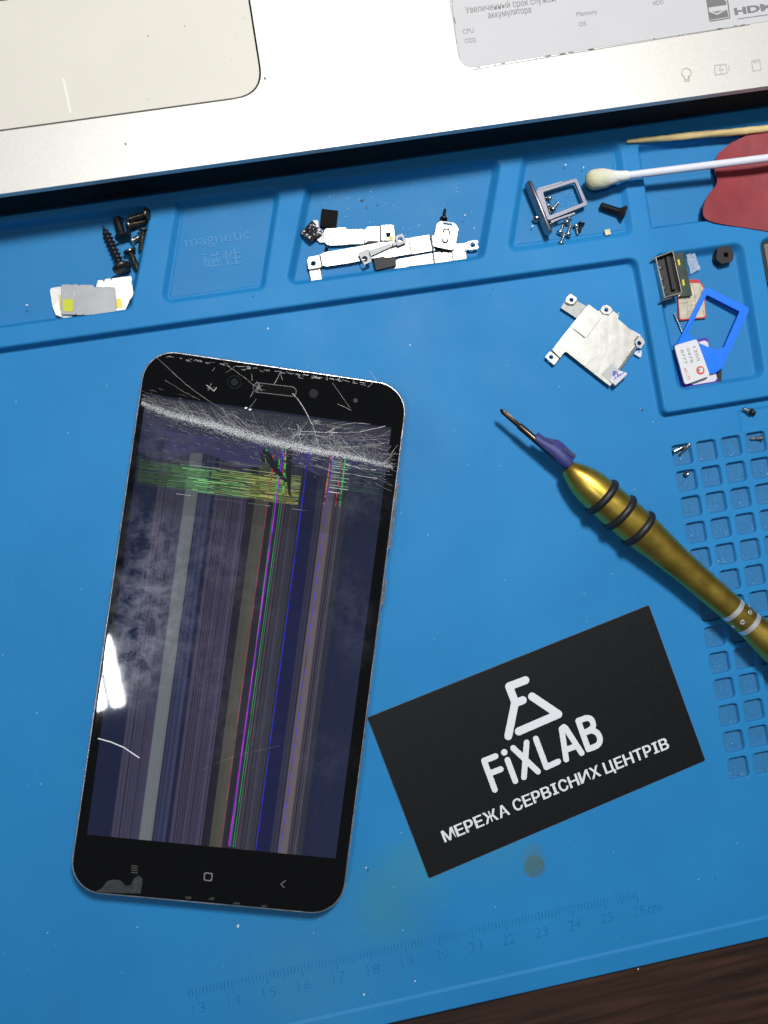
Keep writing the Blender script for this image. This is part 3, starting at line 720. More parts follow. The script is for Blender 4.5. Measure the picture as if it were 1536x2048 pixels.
# long individual cracks traced over the bezel and panel
for pts, wd, a in [([(310, 712), (345, 745), (380, 775), (415, 800), (450, 822), (480, 838)], .8, .16), ([(330, 760), (370, 785), (400, 800)], .7, .12),
                   ([(452, 730), (480, 748), (505, 768), (517, 775)], .7, .2), ([(560, 745), (556, 755), (548, 768)], .8, .25), ([(560, 745), (565, 760)], .7, .2),
                   ([(585, 787), (597, 800), (610, 820), (625, 850), (636, 885)], 1.4, .35), ([(665, 765), (685, 795), (700, 815)], .5, .12), ([(470, 733), (452, 745)], .6, .25),
                   ([(505, 762), (503, 748)], .6, .3), ([(500, 795), (507, 782)], .8, .4), ([(513, 798), (500, 815)], .6, .25), ([(600, 862), (660, 866), (720, 864), (770, 852)], .9, .4),
                   ([(594, 848), (602, 862), (600, 868)], 1.2, .45), ([(660, 865), (680, 850), (710, 846), (740, 848)], .8, .3), ([(662, 897), (650, 875), (625, 868), (590, 870)], .8, .3),
                   ([(664, 897), (700, 894), (740, 890), (778, 885)], .8, .25), ([(620, 930), (650, 937), (680, 945), (720, 951), (755, 957)], .9, .28), ([(690, 928), (720, 937), (752, 940)], 1.2, .42),
                   ([(240, 1478), (240, 1478)], .1, .1), ([(196, 1477), (222, 1484), (248, 1495), (279, 1516)], 1.9, .85), ([(400, 1540), (470, 1512), (520, 1500), (560, 1492)], .5, .12),
                   ([(740, 742), (752, 760), (735, 775)], .5, .14), ([(676, 808), (702, 820)], .8, .25), ([(430, 735), (425, 742)], .9, .3), ([(413, 770), (428, 782), (433, 775)], 1.6, .35)]:
    crack(pts, wd, a)
# rim chips along the top glass edge and bottom corner
for k in range(70):
    t = random.random(); u = 330 + 400 * t; v = 713 + 55 * t + random.gauss(0, 1.6)
    crack([(u, v), (u + random.uniform(2, 12), v + random.uniform(0, 2.5))], random.uniform(.5, 1), random.uniform(.1, .5))
# powdered glass along the impact line
for k in range(15000):
    u = random.uniform(283, 785)
    wgt = np.interp(u, [283, 340, 400, 480, 560, 640, 700, 785], [.35, .75, .9, .9, 1, .85, .5, .25])
    if random.random() > wgt: continue
    v = crackline(u) + random.gauss(1.5, 3.4 * (wgt + .15) + .8); p = P(u, v, ZP + random.uniform(.12, .17)); r_ = random.uniform(.03, .12); a = random.uniform(0, 3)
    mb.add([(p[0] + r_ * math.cos(a), p[1] + r_ * math.sin(a), p[2]), (p[0] + r_ * math.cos(a + 2), p[1] + r_ * math.sin(a + 2), p[2]), (p[0] + r_ * .8 * math.cos(a + 4), p[1] + r_ * .8 * math.sin(a + 4), p[2])], [(0, 1, 2)], grey(random.uniform(.2, .95)))
for k in range(9000):
    u = random.uniform(286, 780); v = crackline(u) + (random.gauss(-7, 17) if u < 600 else random.gauss(-14, 20))
    if v < 793 + (u - 292) * .137: continue
    p = P(u, v, ZP + random.uniform(.12, .17)); r_ = random.uniform(.02, .07); a = random.uniform(0, 3)
    mb.add([(p[0] + r_ * math.cos(a), p[1] + r_ * math.sin(a), p[2]), (p[0] + r_ * math.cos(a + 2), p[1] + r_ * math.sin(a + 2), p[2]), (p[0] + r_ * math.cos(a + 4), p[1] + r_ * math.sin(a + 4), p[2])], [(0, 1, 2)], grey(random.choice([.03, .05, .08, .12, .2, .5])))
for u, v in [(492, 816), (500, 819)]:
    p = P(u, v, ZP + .18); mb.sheet([(p[0] + random.uniform(.2, .4) * math.cos(k) * 1.3, p[1] + random.uniform(.15, .4) * math.sin(k)) for k in np.arange(0, 6.2, 1.2)], ZP + .18, col=grey(.8))
cr = mb.build('glass_crack', mat('crack_white', (.5, .5, .5), .4, tint=True, spec=.7), phone); cr['label'] = 'white web of cracks and glass dust across the top'; cr['kind'] = 'stuff'
# bottom bezel: flaked glass
mb = MB()
flake = [(190, 1784), (205, 1775), (215, 1762), (226, 1759), (240, 1760), (252, 1772), (262, 1770), (268, 1757), (276, 1750), (285, 1756), (284, 1770), (281, 1787)]
mb.prism([P(u, v, ZP)[:2] for u, v in flake], ZP + .01, ZP + .05)
for cu, cv in ((377, 1795), (424, 1797), (474, 1807), (528, 1812)):
    mb.prism([P(cu + random.uniform(.5, 1) * 9 * math.cos(a), cv + random.uniform(.3, 1) * 4 * math.sin(a) - 0, ZP)[:2] for a in np.arange(0, -6.2, -.8)], ZP + .01, ZP + .04)
mb.build('chipped_glass', mat('chipped_glass', (0.022, 0.026, 0.03), .55, bump=.1, bscale=900, var=.5, vscale=900), phone)
# earpiece, cameras, sensors, nav marks
mb = MB(); a, c = P(516, 775, ZP), P(583, 783, ZP); mb.stroke([a, c], 2.5, ZP + .01, ZP + .05)
ear = mb.build('earpiece', mat('mesh_dark', (0.004, 0.004, 0.0045), .8, 0, spec=.1, bump=.15, bscale=4500), phone)
mb = MB()
o_ = []; an = math.atan2(c[1] - a[1], c[0] - a[0])
def stadium(r): return [(a[0] + r * math.cos(an + math.pi / 2 + math.pi * k / 8), a[1] + r * math.sin(an + math.pi / 2 + math.pi * k / 8)) for k in range(9)] + [(c[0] + r * math.cos(an - math.pi / 2 + math.pi * k / 8), c[1] + r * math.sin(an - math.pi / 2 + math.pi * k / 8)) for k in range(9)]
mb.prism(stadium(1.42), ZP + .01, ZP + .04, holes=[stadium(1.27)]); mb.build('earpiece_rim', mat('rim_silver', (0.05, 0.052, 0.056), .35, .5), phone)
p = P(469, 764, ZP); mb = MB(); mb.prism(circle(*p[:2], 1.9, 28), ZP + .005, ZP + .02, holes=[circle(*p[:2], 1.72, 28)]); mb.prism(circle(*p[:2], 1.0, 24), ZP + .005, ZP + .02)
mb.build('front_camera', mat('lens', (0.016, 0.017, 0.022), .1), phone)
p = P(627, 787, ZP); mb = MB(); mb.prism(circle(*p[:2], 1.25, 24), ZP + .005, ZP + .02); mb.build('proximity_sensor', mat('sensor', (0.009, 0.0095, 0.011), .12), phone)
p = P(711, 801, ZP); mb = MB(); mb.prism(circle(*p[:2], .62, 18), ZP + .005, ZP + .02); mb.build('light_sensor', mat('sensor2', (0.012, 0.012, 0.013), .15), phone)
M_NAV = mat('nav_print', (0.17, 0.17, 0.18), .4)
mb = MB(); q = [P(u, v, ZP)[:2] for u, v in [(408, 1744), (426, 1746), (424, 1763), (407, 1761)]]; mb.prism(round_poly(q, .6, 4), ZP + .01, ZP + .03, holes=[round_poly(shrink(q, .33), .4, 4)]); mb.build('home_mark', M_NAV, phone)
mb = MB(); mb.stroke([P(571, 1761, ZP), P(562, 1768, ZP), P(568, 1775, ZP)], .22, ZP + .01, ZP + .03, n=4); mb.build('back_mark', M_NAV, phone)
mb = MB()
for k in range(4): mb.stroke([P(263, 1731 + k * 4.5, ZP), P(275, 1732.5 + k * 4.5, ZP)], .12, ZP + .01, ZP + .06, n=4)
mb.build('menu_mark', mat('nav_dim', (0.12, 0.12, 0.125), .4), phone)
# side keys
def side_key(v0, v1, name):
    du = lambda v: 812 + (v - 860) * (692 - 812) / (1750 - 860)
    a = np.array(P(du(v0), v0, 5)[:2]); c = np.array(P(du(v1), v1, 5)[:2])
    # put on the true frame side
    def onside(q): l = q - ctr; return ctr + ex * (PW / 2 + .35) + ey * float(np.dot(l, ey))
    a, c = onside(a), onside(c); mb = MB(); mb.lathe((*a, 4.6), (*c, 4.6), [(0, .3), (.4, .75), (np.linalg.norm(c - a) - .4, .75), (np.linalg.norm(c - a), .3)], 16, sq=(.75, 1.3)); mb.build(name, M_PFRAME, phone, smooth=True)
side_key(965, 1100, 'volume_key'); side_key(1160, 1212, 'power_key')
# dented bright metal at the power key
mb = MB(); pts = [(767, 1146), (768, 1156), (769.5, 1166), (770, 1176), (768, 1184), (765, 1195), (762, 1205), (760, 1215)]
for k in range(len(pts) - 1): mb.tube(P(*pts[k], 7.3), P(*pts[k + 1], 7.3), .17 + .05 * math.sin(k * 2), 8)
mb.build('dented_rim', mat('bare_metal', (.8, .8, .8), .25, 1), phone, smooth=True)

# ------------------------------------------------------------------ business card
ZC = .42
cq = [P(u, v, ZC)[:2] for u, v in [(735, 1435), (1298, 1210), (1411, 1521), (858, 1757)]]
cc_ = np.mean(cq, axis=0)
card = thing('business_card', (*cc_, 0), 'black business card with white FiXLAB logo and Cyrillic tagline on the mat', 'business card')
def zf(x, y): return 0
mb = MB(); mb.prism(round_poly(cq, .5, 3), .03, ZC - .03); mb.build('card_edge', mat('card_core', (0.13, 0.10, 0.08), .7), card)
mb = MB(); mb.prism(round_poly(shrink(cq, .06), .5, 3), ZC - .03, ZC); mb.build('card_face', mat('card_black', (0.0045, 0.0055, 0.0068), .5, bump=.015, bscale=3500, var=.10, vscale=900, rvar=.03, spec=.25), card)
M_WHITE = mat('white_ink', (0.72, 0.75, 0.80), .5)
S5 = lambda pts: [P(950 + x / 5.486, 1330 + y / 5.486, ZC) for x, y in pts]
mb = MB(); wl = 88 / 5.486 / 6.86; z0 = ZC - .005
mb.stroke(S5([(553, 167), (374, 235), (440, 408), (365, 780)]), wl, z0, ZC + .02); mb.stroke(S5([(525, 386), (450, 415)]), wl, z0, ZC + .045)
mb.stroke(S5([(625, 345), (915, 540), (480, 728)]), wl, z0, ZC + .02); mb.build('card_emblem', M_WHITE, card)
mb = MB(); wl = 65 / 5.486 / 6.86
def bz(p0, p1, p2, n=6): return [((1 - t) ** 2 * p0[0] + 2 * t * (1 - t) * p1[0] + t * t * p2[0], (1 - t) ** 2 * p0[1] + 2 * t * (1 - t) * p1[1] + t * t * p2[1]) for t in np.linspace(0, 1, n)]
zk = ZC + .02
for pl in [[(225, 1001), (99, 1050), (217, 1368)], [(282, 1143), (160, 1190)], [(356, 1042), (442, 1273)], [(419, 911), (690, 1168)], [(566, 851), (537, 1230)], [(667, 808), (783, 1120), (912, 1060)],
           [(1000, 1036), (950, 700), (975, 680), (993, 692), (1170, 965)], [(1000, 930), (1110, 888)],
           [(1132, 612), (1242, 923)], [(1132, 612)] + bz((1215, 582), (1290, 570), (1297, 660)) + bz((1297, 660), (1297, 705), (1200, 742))[1:],
           [(1195, 745)] + bz((1270, 718), (1345, 720), (1366, 790)) + bz((1366, 790), (1385, 870), (1310, 898))[1:] + [(1242, 923)]]:
    mb.stroke(S5(pl), wl, z0, zk); zk += .0045
p = S5([(321, 958)])[0]; mb.prism(circle(p[0], p[1], 36 / 5.486 / 6.86, 24), z0, ZC + .02); mb.build('card_name', M_WHITE, card)
mb = MB()
S6 = lambda x, y: P(870 + x / 3.2, 1470 + y / 3.2, ZC)
RW = {'М': .92, 'Е': .66, 'Р': .68, 'Ж': 1.05, 'А': .82, 'С': .74, 'В': .74, 'І': .5, 'Н': .80, 'И': .82, 'Х': .80, 'Ц': .84, 'Т': .72}
for word, a, c in [('МЕРЕЖА', (62, 687), (482, 505)), ('СЕРВІСНИХ', (512, 490), (1066, 258)), ('ЦЕНТРІВ', (1093, 250), (1503, 82))]:
    a, c = np.array(S6(*a)[:2]), np.array(S6(*c)[:2]); L_ = np.linalg.norm(c - a); d = (c - a) / L_; nn = np.array([-d[1], d[0]])
    g = .10; tot = sum(RW[k] for k in word) + g * (len(word) - 1); x = 0
    for ch in word:
        wd = RW[ch] / tot * L_; q0 = a + d * x; q1 = a + d * (x + wd)
        if ch == 'І':
            cx = (x + wd / 2); w2 = wd * .36; H = 3.35
            mb.ribbon([(*(a + d * cx), ZC + .02), (*(a + d * cx + nn * H), ZC + .02)], .82)
            for hh in (.24, H - .24): mb.ribbon([(*(a + d * (cx - wd * .46) + nn * hh), ZC + .026), (*(a + d * (cx + wd * .46) + nn * hh), ZC + .026)], .48)
        else:
            text_mb(mb, ch, q0 + d * .12, q1 - d * .0, 3.35, ZC + .02, offset=.014)
            text_mb(mb, ch, q0, q1 - d * .12, 3.35, ZC + .045, offset=.014)
        x += wd + g / tot * L_
mb.build('card_tagline', M_WHITE, card)

# ------------------------------------------------------------------ precision screwdriver
ZS = 6.7
A = Vector(P(1000, 818.5, ZS)); Bv = Vector(P(1490, 1241, ZS)); ad = (Bv - A).normalized(); ap = Vector((-ad.y, ad.x, 0))
def along(u, v): return (Vector(P(u, v, ZS)) - A).dot(ad)
drv = thing('screwdriver', (*P(1330, 1100, 0)[:2], 0), 'gold handled precision screwdriver with three black grip rings lying across the mat', 'screwdriver')
E_ = A + ad * 150
sN = along(1137, 936); s1, s2, s3 = along(1206, 992), along(1242, 1023), along(1278, 1056); sa, sb = along(1464.3, 1218.7), along(1496, 1247)
def ralong(off): return off
prof = [(sN - .4, 2.0), (sN, 2.35), (sN + 1.2, 3.0), (sN + 3.5, 3.95), (sN + 6, 4.7), (sN + 8.5, 5.2), (s1, 5.45), (s2, 5.55), (s3, 5.55), (s3 + 3, 5.42), (s3 + 8, 4.95), (s3 + 14, 4.5), (s3 + 20, 4.2), (sa - 2, 4.0), (sa - .8, 3.98)]
M_BIT = mat('bit_steel', (0.085, 0.058, 0.042), .30, .95, var=.15, vscale=900)
mb = MB(); mb.lathe(A, E_, prof, 48); mb.build('handle', M_GOLD, drv, smooth=True, angle=40)
mb = MB(); mb.lathe(A, E_, [(sa + .82, 3.98), (sb - .82, 4.05)], 48, cap=False); mb.build('handle_collar', M_GOLD, drv, smooth=True)
mb = MB(); mb.lathe(A, E_, [(sb + .8, 4.1), (sb + 4, 4.5), (sb + 10, 5.1), (sb + 22, 5.5), (sb + 40, 5.2), (sb + 46, 4.2), (sb + 47, 2)], 48); mb.build('handle_end', M_GOLD, drv, smooth=True, angle=40)
M_ALU = mat('bright_aluminium', (0.88, 0.89, 0.91), .35, .75)
for q in (sa, sb):
    mb = MB(); mb.lathe(A, E_, [(q - .8, 3.7), (q - .75, 3.99 + .03 * (q == sb)), (q + .75, 4.03 + .05 * (q == sb)), (q + .8, 3.7)], 48); mb.build('silver_band', M_ALU, drv, smooth=True, angle=30)
for q in (s1, s2, s3):
    mb = MB(); nn_ = 14; pr = [(q + 1.2 * math.cos(t), 5.28 + 1.12 * math.sin(t)) for t in np.linspace(math.pi, 0, nn_)]; mb.lathe(A, E_, pr, 48, cap=False); mb.build('grip_ring', M_RUBBER, drv, smooth=True)
# polished dimples between the bands
for u, v, k in ((1480, 1241.5, 0), (1498.5, 1219, 1)):
    best = None
    for th in np.linspace(-math.pi, math.pi, 73):
        pass
for off in (.55, 2.35):
    h = math.sqrt(max(0, 4.02 ** 2 - (off if off < 4 else 0) ** 2)); c = A + ad * ((sa + sb) / 2 + (-.2 if off < 1 else .1)) + (-ap if off < 0 else ap) * (0)
for th in (math.radians(118), math.radians(62), math.radians(5), math.radians(175), math.radians(240), math.radians(300)):
    y_ = Vector((0, 0, 1)).cross(ad).normalized(); z_ = ad.cross(y_); nrm = (y_ * math.cos(th) + z_ * math.sin(th)); c = A + ad * ((sa + sb) / 2) + nrm * 3.72
    mb = MB(); mb.lathe(c, c + nrm * .34, [(0, .62), (.31, .72), (.34, .66), (.28, .2), (.27, .02)], 20); mb.build('bright_dimple', M_ALU, drv, smooth=True, angle=30)
# bit
mb = MB(); st_ = along(1040.5, 849); se = along(1075, 880) + 2
mb.lathe(A, E_, [(0.0, .12), (.5, .42), (.9, .66), (1.6, .72), (st_ - .2, .74), (st_ + .15, .98), (se + 6, 1.0)], 24, rf=lambda t, th, r: r * (1 - (.38 * max(0, math.cos(4 * (th + .4))) if t < 1.7 else (.2 * max(0, math.cos(4 * (th + .4))) if t < 2.2 else 0))))
mb.build('bit', M_BIT, drv, smooth=True, angle=40)
mb = MB(); s8 = lambda pts: [P(980 + x / 7.68, 790 + y / 7.68, ZS) for x, y in pts]
top = s8([(722, 590), (742, 574), (790, 612), (850, 652), (950, 675), (1045, 688), (1110, 730), (1200, 815), (1318, 940), (1285, 985)])
bot = s8([(655, 705), (672, 722), (705, 752), (750, 790), (830, 860), (890, 912), (950, 965), (1030, 1040), (1130, 1130), (1180, 1132)])
vs = []; fs = []; K = 14
for i, (a, c) in enumerate(zip(top, bot)):
    a = Vector(a); c = Vector(c); mid = (a + c) / 2; hw = (c - a) / 2; hz = min(2.3, 1.12 + .16 * i) if i < 9 else 2.2
    for k in range(K):
        th = 2 * math.pi * k / K; cs, sn = math.cos(th), math.sin(th)
        # thin flap on the upper side, round wrap round the shank on the lower side
        zt_ = hz * sn * (1 if cs > -.2 else max(.12, 1 + cs * .95)); vs.append(mid + hw * cs + Vector((0, 0, zt_)))
for i in range(len(top) - 1):
    for k in range(K): fs.append((i * K + k, i * K + (k + 1) % K, (i + 1) * K + (k + 1) % K, (i + 1) * K + k))
fs += [tuple(range(K - 1, -1, -1)), tuple((len(top) - 1) * K + k for k in range(K))]
mb.add(vs, fs); tp = mb.build('tape_wrap', mat('purple_tape', (0.040, 0.046, 0.19), .55, bump=.05, bscale=700, var=.12, vscale=500), drv, smooth=True, angle=60)
mb = MB(); zt = ZS + 2.32
text_mb(mb, 'USB', s8([(1085, 860)])[0], s8([(1270, 985)])[0], 1.15, zt - .05, offset=.01); text_mb(mb, 'U5', s8([(860, 715)])[0], s8([(935, 750)])[0], .8, ZS + 1.95, offset=.01)
mb.build('tape_print', mat('print_dark', (0.015, 0.015, 0.05), .5), drv)

# ------------------------------------------------------------------ screws
def helical(mb, x0, x1, r0, r1, pitch, n=18, tipcone=0, flat=.25):
    L_ = x1 - x0; steps = max(8, int(L_ / pitch * 8)); vs = []; fs = []
    for i in range(steps + 1):
        x = x0 + L_ * i / steps
        for k in range(n):
            th = 2 * math.pi * k / n; ph = ((x - x0) / pitch - k / n) % 1
            tr = max(0, 1 - abs(ph - .5) / (.5 - flat)) if flat < .5 else 0
            r = r0 + (r1 - r0) * tr
            if tipcone and x > x1 - tipcone: r *= max(.08, (x1 - x) / tipcone)
            vs.append((x, r * math.cos(th), r * math.sin(th)))
    for i in range(steps):
        for k in range(n): fs.append((i * n + k, i * n + (k + 1) % n, (i + 1) * n + (k + 1) % n, (i + 1) * n + k))
    fs += [tuple(range(n - 1, -1, -1)), tuple(steps * n + k for k in range(n))]
    mb.add(vs, fs)
def screw(name, head, tip, zh, ztip, hr, sr, mt, label, group=None, kind='pan', pitch=None, cat='screw', roll=0.4, thread=True, ln=None):
    h = Vector(P(*head, zh)); tp_ = Vector(P(*tip, ztip)); d = tp_ - h; L_ = ln or d.length; d.normalize()
    o = bpy.data.objects.new(name, None); COL.objects.link(o); o['_o'] = [0, 0, 0]; o.empty_display_size = .002
    up = Vector((0, 0, 1)) if abs(d.z) < .9 else Vector((0, 1, 0)); y = up.cross(d).normalized(); z = d.cross(y)
    M_ = Matrix((d, y, z)).transposed().to_4x4() @ Matrix.Rotation(roll, 4, 'X'); M_.translation = h * MM; o.matrix_world = M_
    o['label'] = label; o['category'] = cat
    if group: o['group'] = group
    X = ((-1, 0, 0)); mb = MB()
    if kind == 'pan':
        t_ = hr * .55; mb.lathe((-t_, 0, 0), (10, 0, 0), [(0, hr * .45), (t_ * .12, hr * .72), (t_ * .4, hr * .93), (t_ * .7, hr), (t_, hr), (t_ + .01, sr * .9)], 24); x0 = 0; ft = -t_
    elif kind == 'flat':
        t_ = hr * .3; mb.lathe((-t_, 0, 0), (10, 0, 0), [(0, hr * .92), (t_ * .3, hr), (t_, hr), (t_ + .01, sr * .9)], 24); ft = -t_
    else:
        t_ = hr * .2; mb.lathe((-t_, 0, 0), (10, 0, 0), [(0, hr * .95), (t_ * .5, hr), (t_, hr * .97), (t_ + hr * .6, sr * .95)], 24); ft = -t_
    mb.build('screw_head', mt, o, smooth=True, angle=40, local=True)
    mb = MB(); q = hr * 1.05
    for an in (0, 1):
        w_, l_ = hr * .12, hr * .5; a, b_ = (w_, l_) if an else (l_, w_)
        mb.add([(ft - .02 - .01 * an, -a, -b_), (ft - .02 - .01 * an, a, -b_), (ft - .02 - .01 * an, a, b_), (ft - .02 - .01 * an, -a, b_), (ft + .1, -a, -b_), (ft + .1, a, -b_), (ft + .1, a, b_), (ft + .1, -a, b_)],
               [(3, 2, 1, 0), (0, 1, 5, 4), (1, 2, 6, 5), (2, 3, 7, 6), (3, 0, 4, 7)])
    mb.build('cross_recess', M_BLACK, o, local=True)
    mb = MB(); pt = pitch or sr * .55
    if kind == 'wood': pass
    x0 = 0.0 if kind != 'counter' else hr * .3
    if thread: helical(mb, x0, L_, sr * (.62 if cat == 'wood screw' else .82), sr, pt, 20, tipcone=sr * (2.2 if cat == 'wood screw' else .35), flat=.30 if cat == 'wood screw' else .1)
    else: mb.lathe((x0, 0, 0), (L_, 0, 0), [(0, sr), (L_ * .45, sr), (L_ * .47, sr * .8), (L_ - .2 - x0, sr * .8), (L_ - x0, sr * .5)], 16)
    mb.build('threaded_shank', mt, o, smooth=True, angle=50, local=True)
    return o
ZT = 0
g1 = 'screws heaped in the corner of the left tray'
screw('wood_screw', (243, 533), (205, 450), 2.9, 1.3, 2.75, 1.45, M_BLACKSCREW, 'long black pointed wood screw with domed head, touching the torn white foil', None, 'pan', 1.3, 'wood screw')
screw('machine_screw', (245, 472), (233, 434), 2.6, 1.5, 2.25, 1.25, M_BLACKSCREW, 'matt black machine screw just right of the long pointed screw tip', g1, 'flat', .5)
screw('machine_screw', (292, 428), (257, 439), 3.3, 2.4, 1.9, 1.05, M_BRASSY, 'dark zinc screw topmost in the tray corner, head against the wall', g1, 'pan', .45)
screw('machine_screw', (259, 451), (297, 441), 1.9, 1.2, 1.9, 1.0, M_BRASSY, 'dark zinc screw lying under the topmost one, head to the left', g1, 'flat', .45)
screw('machine_screw', (287, 461), (282, 504), 1.9, 1.0, 1.7, 1.0, M_BRASSY, 'dark zinc screw standing along the slanted tray wall, tip downward', g1, 'flat', .45)
screw('machine_screw', (265, 482), (278, 474), 1.5, .9, 1.35, .8, M_SCREW, 'short bright steel screw in the middle of the heap', g1, 'flat', .4)
screw('machine_screw', (260, 504), (277, 543), 1.7, .9, 1.9, 1.0, M_BRASSY, 'dark zinc screw lowest in the tray, beside the domed head of the long screw', g1, 'flat', .45)
screw('machine_screw', (887.4, 437), (890, 418), 1.3, .6, 1.2, .55, M_BLACKSCREW, 'tiny black shouldered screw above the rounded silver cover plate', None, 'pan', .3, thread=False)
ZM = TOP - 1.9 + .38    # floor of the magnet trays
g2 = 'small steel screws in the tray with the card slot frame'
for hd, tp2, zh, zt2, lb in [((1072, 438), (1075, 432), 1.4, .2, 'small steel screw seen end on, left of the card tray faceplate'),
        ((1099, 397), (1086, 394), .9, .6, 'small steel screw highest inside the card tray frame'),
        ((1105, 419), (1116, 405), 1.3, .7, 'small steel screw inside the card tray frame with its tip pointing up right'),
        ((1096, 411), (1100, 426), .9, .5, 'small steel screw leaning inside the card tray frame next to the faceplate'),
        ((1111, 442), (1099, 449), .8, .5, 'small steel screw half hidden below the bottom rail of the card tray'),
        ((1133, 445), (1140, 431), .9, .6, 'small steel screw uppermost of the cluster below the card tray'),
        ((1120, 465), (1127, 449), .9, .5, 'small steel screw leftmost of the cluster below the card tray'),
        ((1136, 469), (1141, 449), .9, .5, 'small steel screw in the middle right of the cluster below the card tray'),
        ((1121.5, 487), (1129, 468), 1.0, .5, 'small steel screw lowest of the cluster below the card tray'),
        ((1152, 452), (1156, 470), .9, .5, 'small steel screw beside the small black one, tip downward')]:
    screw('small_screw', hd, tp2, ZM + zh, ZM + zt2, 1.02, .47, M_SCREW, lb, g2, 'pan', .25, roll=random.random())
screw('small_screw', (1163, 447.5), (1158.5, 465), ZM + .9, ZM + .5, 1.05, .5, M_BLACKSCREW, 'small black screw right of the steel cluster below the card tray', None, 'flat', .25)
screw('machine_screw', (1246, 426), (1199, 411), ZM + 1.6, ZM + 1.2, 2.3, 1.2, M_BLACKSCREW, 'big black countersunk screw under the cotton swab', None, 'counter', .42)
ZK = -1.5
screw('small_screw', (1348, 903), (1371, 891.5), ZK + 1.0, ZK + 1.6, .75, .5, M_SCREW, 'lower left of the two steel screws in the first numbered pocket', 'steel screws in the numbered pockets', 'pan', .25, thread=False)
screw('small_screw', (1378, 889), (1360, 910), ZK + 1.8, ZK + 1.0, .6, .48, M_SCREW, 'upper right of the two steel screws in the first numbered pocket', 'steel screws in the numbered pockets', 'pan', .25, thread=False)
screw('small_screw', (1374, 946.5), (1375, 952), ZK + 1.5, ZK + .2, .8, .4, M_SCREW, 'tiny steel screw standing alone in pocket number nine', 'steel screws in the numbered pockets', 'pan', .25)
screw('small_screw', (1522, 876), (1500, 877), ZK + 1.0, ZK + .6, .95, .5, M_SCREW, 'steel screw lying level in the fourth pocket at the right edge', 'steel screws in the numbered pockets', 'pan', .25)
screw('small_screw', (1496, 821), (1485, 817), .8, .5, .95, .6, M_SCREW, 'steel screw beside a black one above the numbered pockets', None, 'pan', .25)
screw('small_screw', (1503, 824), (1511, 828), .8, .6, 1.1, .75, M_BLACKSCREW, 'stubby black screw touching the steel screw above the numbered pockets', None, 'pan', .3)

# ------------------------------------------------------------------ SIM tray frame of the phone
z0 = ZM + 2.0; z1 = ZM + 2.9
o_ = [P(u, v, z1)[:2] for u, v in [(1071, 380), (1153, 356), (1176, 409), (1096, 441)]]; i_ = [P(u, v, z1)[:2] for u, v in [(1086, 384), (1150, 364), (1167, 405), (1099, 431)]]
M_TRAY = mat('tray_alloy', (0.22, 0.22, 0.27), .48, .4, var=.06, vscale=700, bump=.01, bscale=4000)
tr = thing('card_tray', (*P(1120, 400, 0)[:2], ZM), 'grey metal SIM card tray frame lying tilted over small steel screws', 'SIM tray')
mb = MB(); mb.prism(round_poly(o_, .8, 4), z0, z1, holes=[round_poly(i_, .5, 4)]); mb.build('tray_frame', M_TRAY, tr, bevel=.1)
mb = MB(); q = [P(u, v, z1)[:2] for u, v in [(1071, 386), (1079, 384), (1099, 430), (1092, 436)]]; mb.prism(q, z0 - .3, z1 + .12); mb.build('cross_bar', M_TRAY, tr, bevel=.08)
mb = MB(); mb.ribbon(PX([(1076, 378), (1125, 364)], z1 + .15), .55); mb.ribbon(PX([(1102, 443), (1150, 426)], z1 + .15), .55)
mb.build('guide_rail', M_TRAY, tr)
mb = MB(); a, c = P(1055.5, 366, ZM + 2.6), P(1098, 468, ZM + 2.6); Lf = (Vector(c) - Vector(a)).length
mb.lathe(a, c, [(-.2, .55), (0, .95), (.5, 1.15), (Lf - .5, 1.15), (Lf, .95), (Lf + .2, .55)], 20, sq=(.85, 2.0)); mb.build('face_plate', mat('tray_face', (0.30, 0.30, 0.335), .34, .9, var=.1, vscale=600), tr, smooth=True, angle=50)

p = P(1215.7, 464, ZM + 1.2); mb = MB(); mb.box(p, 1.75, 1.75, ZM + .02, ZM + 1.2, math.radians(4)); tag(mb.build('small_chip', mat('ceramic_cream', (0.62, 0.56, 0.40), .5, var=.1, vscale=1500), bevel=.12), 'tiny cream square component below the big black screw', 'component')

# ------------------------------------------------------------------ brackets and covers
def sl(pts, z, o7): ox, oy, s = o7; return [P(ox + x / s, oy + y / s, z)[:2] for x, y in pts]
Z7 = (590, 380, 7.68); Z8 = (780, 380, 7.68)
def hole7(cx, cy, r, z, zo, n=18): p = P(zo[0] + cx / zo[2], zo[1] + cy / zo[2], z); return circle(p[0], p[1], r / zo[2] / 7.0, n)
TH = .22
def groove(mb, pts, wd, z, zo, depth=.05):
    mb.ribbon([P(zo[0] + x / zo[2], zo[1] + y / zo[2], z) for x, y in pts], wd)
M_GROOVE = mat('stamped_line', (0.09, 0.09, 0.08), .6)
# A: cover with the double cross stamp
za = 1.5; rt = thing('connector_bracket', (*P(710, 470, 0)[:2], 0), 'silver bracket with a double cross stamp and a square hole at its right end', 'metal bracket')
mb = MB(); mb.prism(round_poly(sl([(450, 622), (480, 592), (640, 588), (655, 576), (775, 576), (795, 605), (1020, 600), (1058, 610), (1058, 826), (820, 830), (800, 840), (540, 852), (495, 838), (457, 802)], za, Z7), .15, 3), za - TH, za); mb.build('plate', M_STEEL, rt, bevel=.05)
mb = MB(); mb.prism(round_poly(sl([(1064, 622), (1115, 566), (1225, 558), (1300, 556), (1306, 800), (1262, 778), (1125, 776), (1090, 806), (1072, 806)], za + .15, Z7), .15, 3), za - TH + .12, za + .12)
mb.prism(sl([(1052, 640), (1070, 640), (1074, 800), (1054, 800)], za, Z7), za - TH - .1, za - .06); mb.build('step_plate', M_STEEL, rt, bevel=.05)
